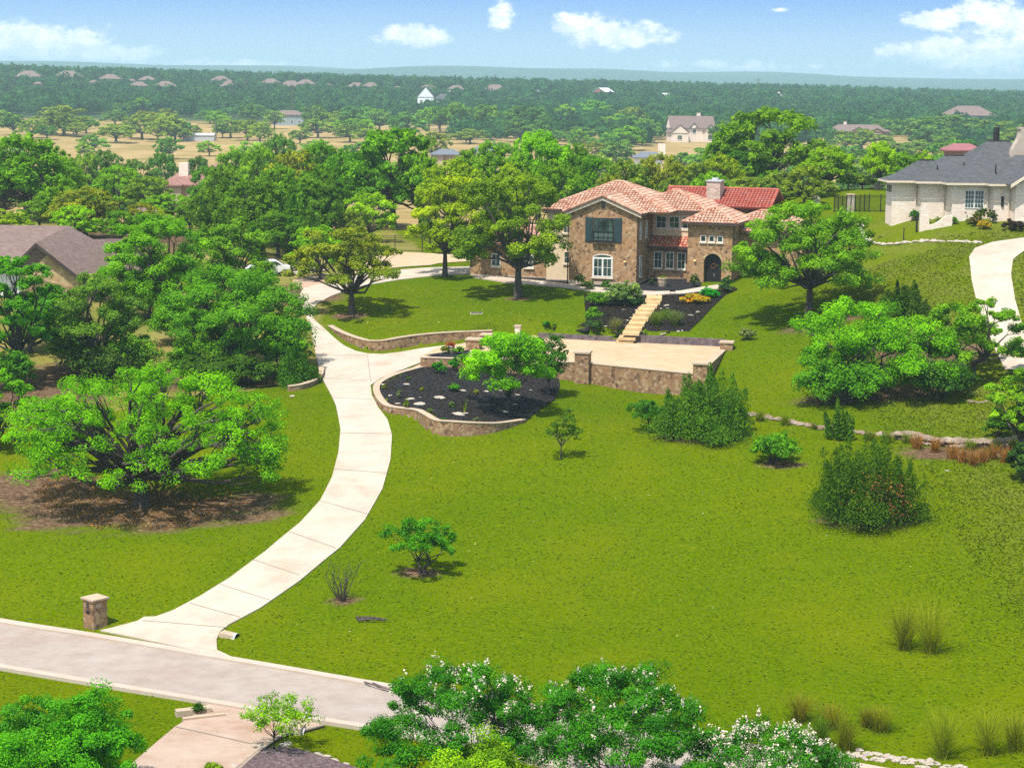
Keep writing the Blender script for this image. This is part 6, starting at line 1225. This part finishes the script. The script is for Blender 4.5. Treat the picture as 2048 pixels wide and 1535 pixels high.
for a in [(55, 200, 268, 235, 'MG'), (10, 120, 300, 238, 'DK'), (120, 110, 305, 242, 'MG'), (172, 150, 374, 214, 'OL'), (120, 110, 372, 222, 'MG'), (15, 110, 418, 204, 'YG'), (240, 100, 330, 258, 'MG'), (300, 100, 352, 250, 'GG'), (285, 70, 405, 216, 'OL'), (340, 120, 388, 236, 'MG'), (265, 120, 320, 320, 'BG'), (215, 90, 300, 335, 'BG'), (175, 80, 305, 330, 'GG'), (420, 90, 332, 285, 'DK'), (400, 80, 312, 325, 'BG'), (330, 90, 305, 345, 'BG'), (470, 120, 300, 300, 'MG'), (520, 100, 292, 285, 'MG'), (590, 120, 300, 252, 'OL'), (645, 110, 282, 262, 'MG'), (690, 100, 300, 250, 'DK'), (560, 110, 330, 240, 'MG'), (640, 130, 335, 228, 'DK'), (150, 100, 410, 208, 'LM'), (240, 90, 420, 210, 'MG'), (560, 100, 268, 330, 'BG'), (620, 100, 300, 300, 'GG'), (450, 90, 330, 270, 'MG'), (380, 60, 400, 225, 'MG'), (310, 60, 415, 220, 'YG'), (80, 90, 400, 225, 'MG')]: auto(a[0], a[1], a[2], Z1, a[4], a[3])
for a in [(448, 110, 345, 214), (505, 120, 358, 208), (570, 130, 352, 210), (622, 110, 352, 212), (478, 100, 410, 200), (556, 110, 425, 198), (600, 100, 400, 204), (420, 80, 380, 216), (650, 90, 390, 214)]: auto(a[0], a[1]*1.15, a[2], Z1, 'CE', a[3], None, a[0] in (448, 570, 478, 600))
for a in [(785, 220, 255, 238, 'DK'), (735, 110, 300, 245, 'DK'), (840, 110, 300, 236, 'MG'), (905, 150, 318, 222, 'YG'), (985, 170, 288, 230, 'MG'), (1075, 140, 265, 240, 'BR'), (1145, 90, 290, 243, 'MG'), (1020, 110, 330, 218, 'YG'), (1110, 110, 318, 222, 'MG'), (1185, 120, 312, 232, 'MG'), (1250, 120, 320, 226, 'GG'), (1318, 120, 308, 230, 'OL'), (1388, 100, 325, 228, 'GG'), (1440, 90, 308, 236, 'YG'), (1492, 100, 352, 222, 'GG'), (1560, 110, 345, 218, 'GG'), (1478, 120, 300, 245, 'DK'), (1532, 225, 214, 248, 'MG'), (1450, 100, 250, 252, 'MG'), (1652, 110, 294, 226, 'LM'), (1605, 90, 330, 216, 'OL'), (1752, 72, 284, 224, 'LM'), (1692, 60, 335, 230, 'MG'), (1800, 100, 305, 242, 'MG'), (1720, 60, 350, 226, 'GG'), (1840, 80, 300, 262, 'LM'), (1780, 70, 345, 232, 'MG'), (1350, 90, 350, 218, 'GG'), (1220, 90, 350, 216, 'OL'), (1420, 100, 345, 216, 'MG'), (1640, 70, 360, 222, 'GG'), (860, 60, 420, 208, 'MG'), (700, 60, 420, 212, 'GG')]: auto(a[0], a[1], a[2], Z2, a[4], a[3])
for a in [(12, 254, 44, 222, 'GG'), (63, 276, 52, 240, 'GG'), (128, 271, 90, 213, 'GG'), (147, 273, 42, 236, 'GG'), (105, 268, 50, 226, 'GG'), (232, 286, 80, 250, 'GG'), (284, 279, 74, 232, 'GG'), (262, 276, 40, 246, 'GG'), (342, 282, 60, 230, 'GG'), (380, 280, 42, 252, 'GG'), (362, 283, 40, 256, 'GG'), (316, 284, 50, 240, 'GG'), (461, 276, 62, 238, 'GG'), (495, 281, 60, 240, 'GG'), (520, 288, 48, 246, 'GG'), (506, 248, 70, 210, 'BG'), (549, 258, 36, 222, 'GG'), (632, 262, 58, 212, 'BG'), (636, 276, 62, 240, 'GG'), (672, 266, 44, 225, 'GG'), (188, 304, 54, 272, 'MG'), (171, 316, 32, 286, 'LM'), (714, 266, 74, 213, 'BG'), (759, 263, 52, 224, 'BG'), (817, 282, 66, 226, 'BG'), (858, 261, 42, 215, 'MG'), (880, 266, 50, 214, 'MG'), (905, 264, 58, 207, 'MG'), (928, 263, 40, 212, 'MG'), (974, 267, 56, 210, 'MG'), (1001, 261, 38, 222, 'MG'), (1056, 276, 88, 212, 'BG'), (1040, 285, 60, 240, 'BG'), (1080, 282, 60, 240, 'BG'), (1136, 257, 52, 211, 'MG'), (1182, 251, 62, 203, 'MG'), (1205, 248, 50, 208, 'MG'), (1220, 272, 52, 235, 'MG'), (1242, 269, 60, 230, 'MG'), (1296, 286, 64, 245, 'BG'), (940, 288, 60, 260, 'GG'), (887, 285, 32, 270, 'GG'), (1262, 262, 50, 215, 'GG'), (1160, 285, 60, 255, 'BG'), (1110, 290, 50, 262, 'BG'), (700, 285, 60, 250, 'GG'), (735, 290, 50, 258, 'GG'), (230, 250, 50, 222, 'BG'), (420, 248, 50, 222, 'BG'), (600, 288, 40, 262, 'GG')]: auto(a[0], a[2]*1.18, a[3]-2, Z4 if a[0] < 700 else 'on the middle meadow', a[4], None, a[1])
boxes = [(0, 0, 0, 0, 0), (1330, 1436, 228, 292, 830), (1640, 1800, 230, 288, 830), (1880, 2005, 212, 258, 960), (540, 620, 214, 256, 930), (835, 905, 185, 215, 1000), (318, 480, 312, 376, 290), (855, 1010, 280, 306, 400), (1265, 1332, 280, 316, 380), (1884, 1968, 282, 324, 290), (1180, 1222, 172, 200, 1000), (240, 335, 396, 456, 220), (1650, 1790, 385, 428, 200), (1690, 1725, 345, 380, 215)]
def blocked(px, w, top, D, base):
    return any(px+w/2 > b[0] and px-w/2 < b[1] and top < b[3]-3 and base > b[2] and D < b[4]+60 for b in boxes)
k = 0; tries = 0
while k < 34 and tries < 2000:
    tries += 1; D = rt_.uniform(600, 960); px = rt_.uniform(-10, 1300)
    if wav(np.array([px*D/4000]), np.array([D]), .03, 81)[0] < .0: continue
    x = ray(px, 500)[0]*D; z = tz(x, D); h = rt_.uniform(4.5, 9); w = h*rt_.uniform(1.2, 1.9)/MPX(D); _, top = px_of(x, D, z+h); _, ba = px_of(x, D, z)
    if blocked(px, w, top, D, ba): continue
    auto(px, w, top, Z4 if px < 700 else 'on the middle meadow', rt_.choice(['OL', 'DK', 'MG', 'BR', 'LM']), D); k += 1
k = 0; tries = 0
while k < 62 and tries < 2000:
    tries += 1; D = rt_.uniform(255, 470); px = rt_.uniform(-20, 2068)
    if 330 < px < 440 and D < 300: continue
    x = ray(px, 500)[0]*D; z = tz(x, D); h = rt_.uniform(3.5, 7.0); w = h*rt_.uniform(1.1, 1.7)/MPX(D); _, top = px_of(x, D, z+h); _, ba = px_of(x, D, z)
    if blocked(px, w, top, D, ba) or top < 300: continue
    auto(px, w, top, Z3, rt_.choice(['BG', 'GG', 'MG', 'BG', 'DK']), D); k += 1
k = 0; tries = 0
while k < 44 and tries < 3000:
    tries += 1; D = rt_.uniform(430, 1050); px = rt_.uniform(1120, 2068) if D < 900 else rt_.uniform(-20, 2068)
    if px < 1400 and rt_.random() < .55 and D < 900: continue
    x = ray(px, 500)[0]*D; z = tz(x, D); h = rt_.uniform(6, 9.5); w = h*rt_.uniform(1.2, 1.8)/MPX(D); _, top = px_of(x, D, z+h); _, ba = px_of(x, D, z)
    if blocked(px, w, top, D, ba): continue
    auto(px, w, top, Z5 if px > 1120 else 'at the far meadow edge', rt_.choice(['BG', 'DK', 'MG', 'BG', 'GG']), D); k += 1
for (px, base, w, top, ck) in [(1722, 300, 120, 258, 'GG'), (1690, 302, 60, 268, 'GG'), (1900, 285, 130, 230, 'BG'), (1835, 290, 130, 235, 'BG'), (1870, 300, 110, 255, 'BG'), (1985, 290, 120, 240, 'GG'), (2035, 300, 90, 250, 'GG'), (1790, 310, 80, 282, 'GG'), (1850, 315, 90, 280, 'GG'), (1800, 330, 90, 295, 'GG'), (1660, 320, 70, 285, 'GG'), (1445, 285, 50, 240, 'BG')]: auto(px, w, top, Z5, ck, None, base)
for (zone, nm, kd), L in AUTO.items():
    L.sort(key=lambda q: q[0])
    for i, (px, o) in enumerate(L):
        od = ORD[i] if i < len(ORD) else 'another'
        o['label'] = f'{od} from the left of the {nm} {kd} {zone}' if len(L) > 1 else f'only {nm} tree {zone}'
        o['group'] = f'{nm} {kd} {zone}'

# the far wood: one mass of crowns over the ridge and behind it
rng = np.random.RandomState(77)
N_ = 26500; Dd = 690+(rng.rand(N_)**.8)*1310; Xx = (rng.rand(N_)*2-1)*.37*Dd
clr = wav(Xx, Dd, .011, 61)+.6*wav(Xx, Dd, .03, 62)
keep = (Dd > 985-70*clr-150*(Xx/Dd > -.03)-70*(Xx/Dd > .05))&(clr > -1.1)
Xx, Dd = Xx[keep], Dd[keep]; Zz = far_z(Xx, Dd)
hp = [(o.location.x, o.location.y, (o.children[0].dimensions.x if o.children else 20)) for o in COL.objects if o.name.startswith('distant_house') and o.location.y > 500]
ok = np.ones(len(Xx), bool); sh_ = np.ones(len(Xx))
hw = {id(o): 0 for o in ()}
for hx, hy, _ in hp:
    dx, dy = np.abs(Xx-hx), Dd-hy; ok &= ~((dx < 13) & (np.abs(dy) < 11)); ok &= ~((hy < 960) & (dx < 20) & (dy < 12) & (dy > -190)); sh_ = np.where((dx < 14) & (dy < -8) & (dy > -90), np.minimum(sh_, .55), sh_)
Xx, Dd, Zz, sh_ = Xx[ok], Dd[ok], Zz[ok], sh_[ok]; n = len(Xx)
hh = (4+7*rng.rand(n)**1.7)*sh_; rr = (2.2+4.2*rng.rand(n)**1.5)*np.sqrt(sh_); q = 46
d = unit(rng.normal(size=(n, q, 3))); d[..., 2] = np.abs(d[..., 2])*1.05-.25
C = np.stack([Xx, Dd, Zz+hh*.45], 1)[:, None]+d*np.stack([rr, rr, hh*.55], 1)[:, None]*rng.uniform(.65, 1.05, (n, q, 1))
tt = np.clip(rng.normal(.42, .26, (n, 1))+rng.normal(0, .10, (n, q)), 0, 1)
V, Q = leaf_quads(rng, C.reshape(-1, 3), unit(d.reshape(-1, 3)+rng.normal(size=(n*q, 3))*.22), 1.6, .8)
fw_me = np_mesh('far_wood', V, Q, tt.ravel()); fo = link('far_wood', fw_me, M['leaf']); fo.color = (.022, .088, .040, 1); tag(fo, 'dark far-off wood of oaks and cedars covering the ridge', 'wood', None, 'stuff')

# standing grass of the lawns: more blades than anyone could count, one object
rng = np.random.RandomState(91); n = 540000
gy_ = 66+140*rng.rand(n)**.85; gx_ = (rng.rand(n)*2-1)*(.275*gy_+16)
okg = np.ones(n, bool)
stx = np.array([p[:2] for p in (G(1232, 682), G(1266, 682), G(1325, 589), G(1294, 589))])
for P in ([p[:2] for p in drive_pts], court, lbed_p, rbed_p, bed_poly, nd_p, sd_p, walk_p, woods, hb_p, mm_p, stx): okg &= ~inpoly(gx_, gy_, [tuple(q[:2]) for q in P])
dist_ = np.abs((gx_-road_c[0])*nr[0]+(gy_-road_c[1])*nr[1]); okg &= dist_ > half+.1
okg &= ~((gy_ > 168) & (gx_ > -4) & (gx_ < 36) & (gy_ > 178.5-.36*(gx_-5)-3))
ii = np.clip(np.searchsorted(AX, gx_)-1, 0, len(AX)-2); jj = np.clip(np.searchsorted(AY, gy_)-1, 0, len(AY)-2)
okg &= (rng.rand(n) < .22+.78*sstep((gx_-19)/8)); okg &= (soil[jj, ii] < .25+.5*rng.rand(n)) & ~((gx_ > 36) & (gy_ > 172))
gx_, gy_, ii, jj = gx_[okg], gy_[okg], ii[okg], jj[okg]; n = len(gx_)
u = (gx_-AX[ii])/(AX[ii+1]-AX[ii]); v = (gy_-AY[jj])/(AY[jj+1]-AY[jj]); gz_ = GZ[jj, ii]*(1-u)*(1-v)+GZ[jj, ii+1]*u*(1-v)+GZ[jj+1, ii]*(1-u)*v+GZ[jj+1, ii+1]*u*v
an = rng.uniform(0, 6.283, n); hh = rng.uniform(.02, .05, n)*(1+1.6*(gx_ > 24)*rng.rand(n)); ww = rng.uniform(.03, .07, n); lx, ly = rng.normal(0, .10, n), rng.normal(-.05, .10, n)
cx_, cy_ = np.cos(an)*ww, np.sin(an)*ww
V = np.stack([np.stack([gx_-cx_, gy_-cy_, gz_-.02], 1), np.stack([gx_+cx_, gy_+cy_, gz_-.02], 1), np.stack([gx_+cx_*.5+lx, gy_+cy_*.5+ly, gz_+hh], 1), np.stack([gx_-cx_*.5+lx, gy_-cy_*.5+ly, gz_+hh*.9], 1)], 1).reshape(-1, 3)
pt = wav(gx_, gy_, .22, 71)*.16+wav(gx_, gy_, .07, 72)*.14
gm = np_mesh('grass', V, np.arange(4*n).reshape(n, 4), np.clip(rng.normal(.47, .15, n)+pt, 0, 1)); go = link('grass', gm, M['leaf']); go.color = (.072, .110, .0, 1); tag(go, 'mown yellow-green lawn grass', 'grass', None, 'stuff')

def litter(name, polys, n, size, col, label, cat, off, seed, sig=.25, flatn=.8):
    rng = np.random.RandomState(seed); P_ = []
    for P in polys:
        P = [tuple(q[:2]) for q in P]; xs, ys = [q[0] for q in P], [q[1] for q in P]; m_ = n//len(polys)*3
        X, Y = rng.uniform(min(xs), max(xs), m_), rng.uniform(min(ys), max(ys), m_); k = inpoly(X, Y, P); X, Y = X[k][:n//len(polys)], Y[k][:n//len(polys)]
        P_.append(np.stack([X, Y, [tz(a, b)+off for a, b in zip(X, Y)]], 1))
    C = np.vstack(P_); V, Q = leaf_quads(rng, C, unit(np.array([0, 0, flatn])+rng.normal(size=C.shape)*.5), size, .45); o = link(name, np_mesh(name, V, Q, np.clip(rng.normal(.5, sig, len(C)), 0, 1)), M['leaf']); o.color = (*col, 1); return tag(o, label, cat, None, 'stuff')
litter('mulch_chips', [bed_poly, lbed_p, rbed_p], 15000, .12, (.028, .023, .025), 'black and brown wood chips strewn over the mulch beds', 'mulch', .10, 5, .4)
litter('fallen_leaves', [[G(*q) for q in ((60, 1000), (190, 1060), (380, 1060), (500, 1010), (430, 960), (100, 950))], mm_p, woods[5:]], 5000, .16, (.20, .12, .06), 'dry leaves on the bare soil under the oaks', 'leaf litter', .06, 6, .4)
litter('lawn_specks', [[G(*q) for q in ((760, 1000), (500, 1230), (800, 1360), (1900, 1480), (2040, 1100), (1200, 800))], [G(*q) for q in ((630, 630), (700, 660), (1100, 650), (1000, 575), (800, 580))]], 260, .09, (.40, .38, .28), 'pale fallen petals and leaves flecking the lawns', 'leaf litter', .09, 7, .2)

# the air
hz = MB().box(-3600, 3600, -55, 9300, -8, 112).build('haze', None); m = bpy.data.materials.new('haze'); m.use_nodes = True; m.node_tree.nodes.clear(); t = NT(m.node_tree)
pv = t.n('ShaderNodeVolumePrincipled', i={'Color': (.60, .86, 1.0, 1), 'Density': .00018, 'Anisotropy': .1}); ou = t.n('ShaderNodeOutputMaterial'); t.t.links.new(pv.outputs[0], ou.inputs['Volume'])
hz.data.materials.append(m); tag(hz, kind='stuff')
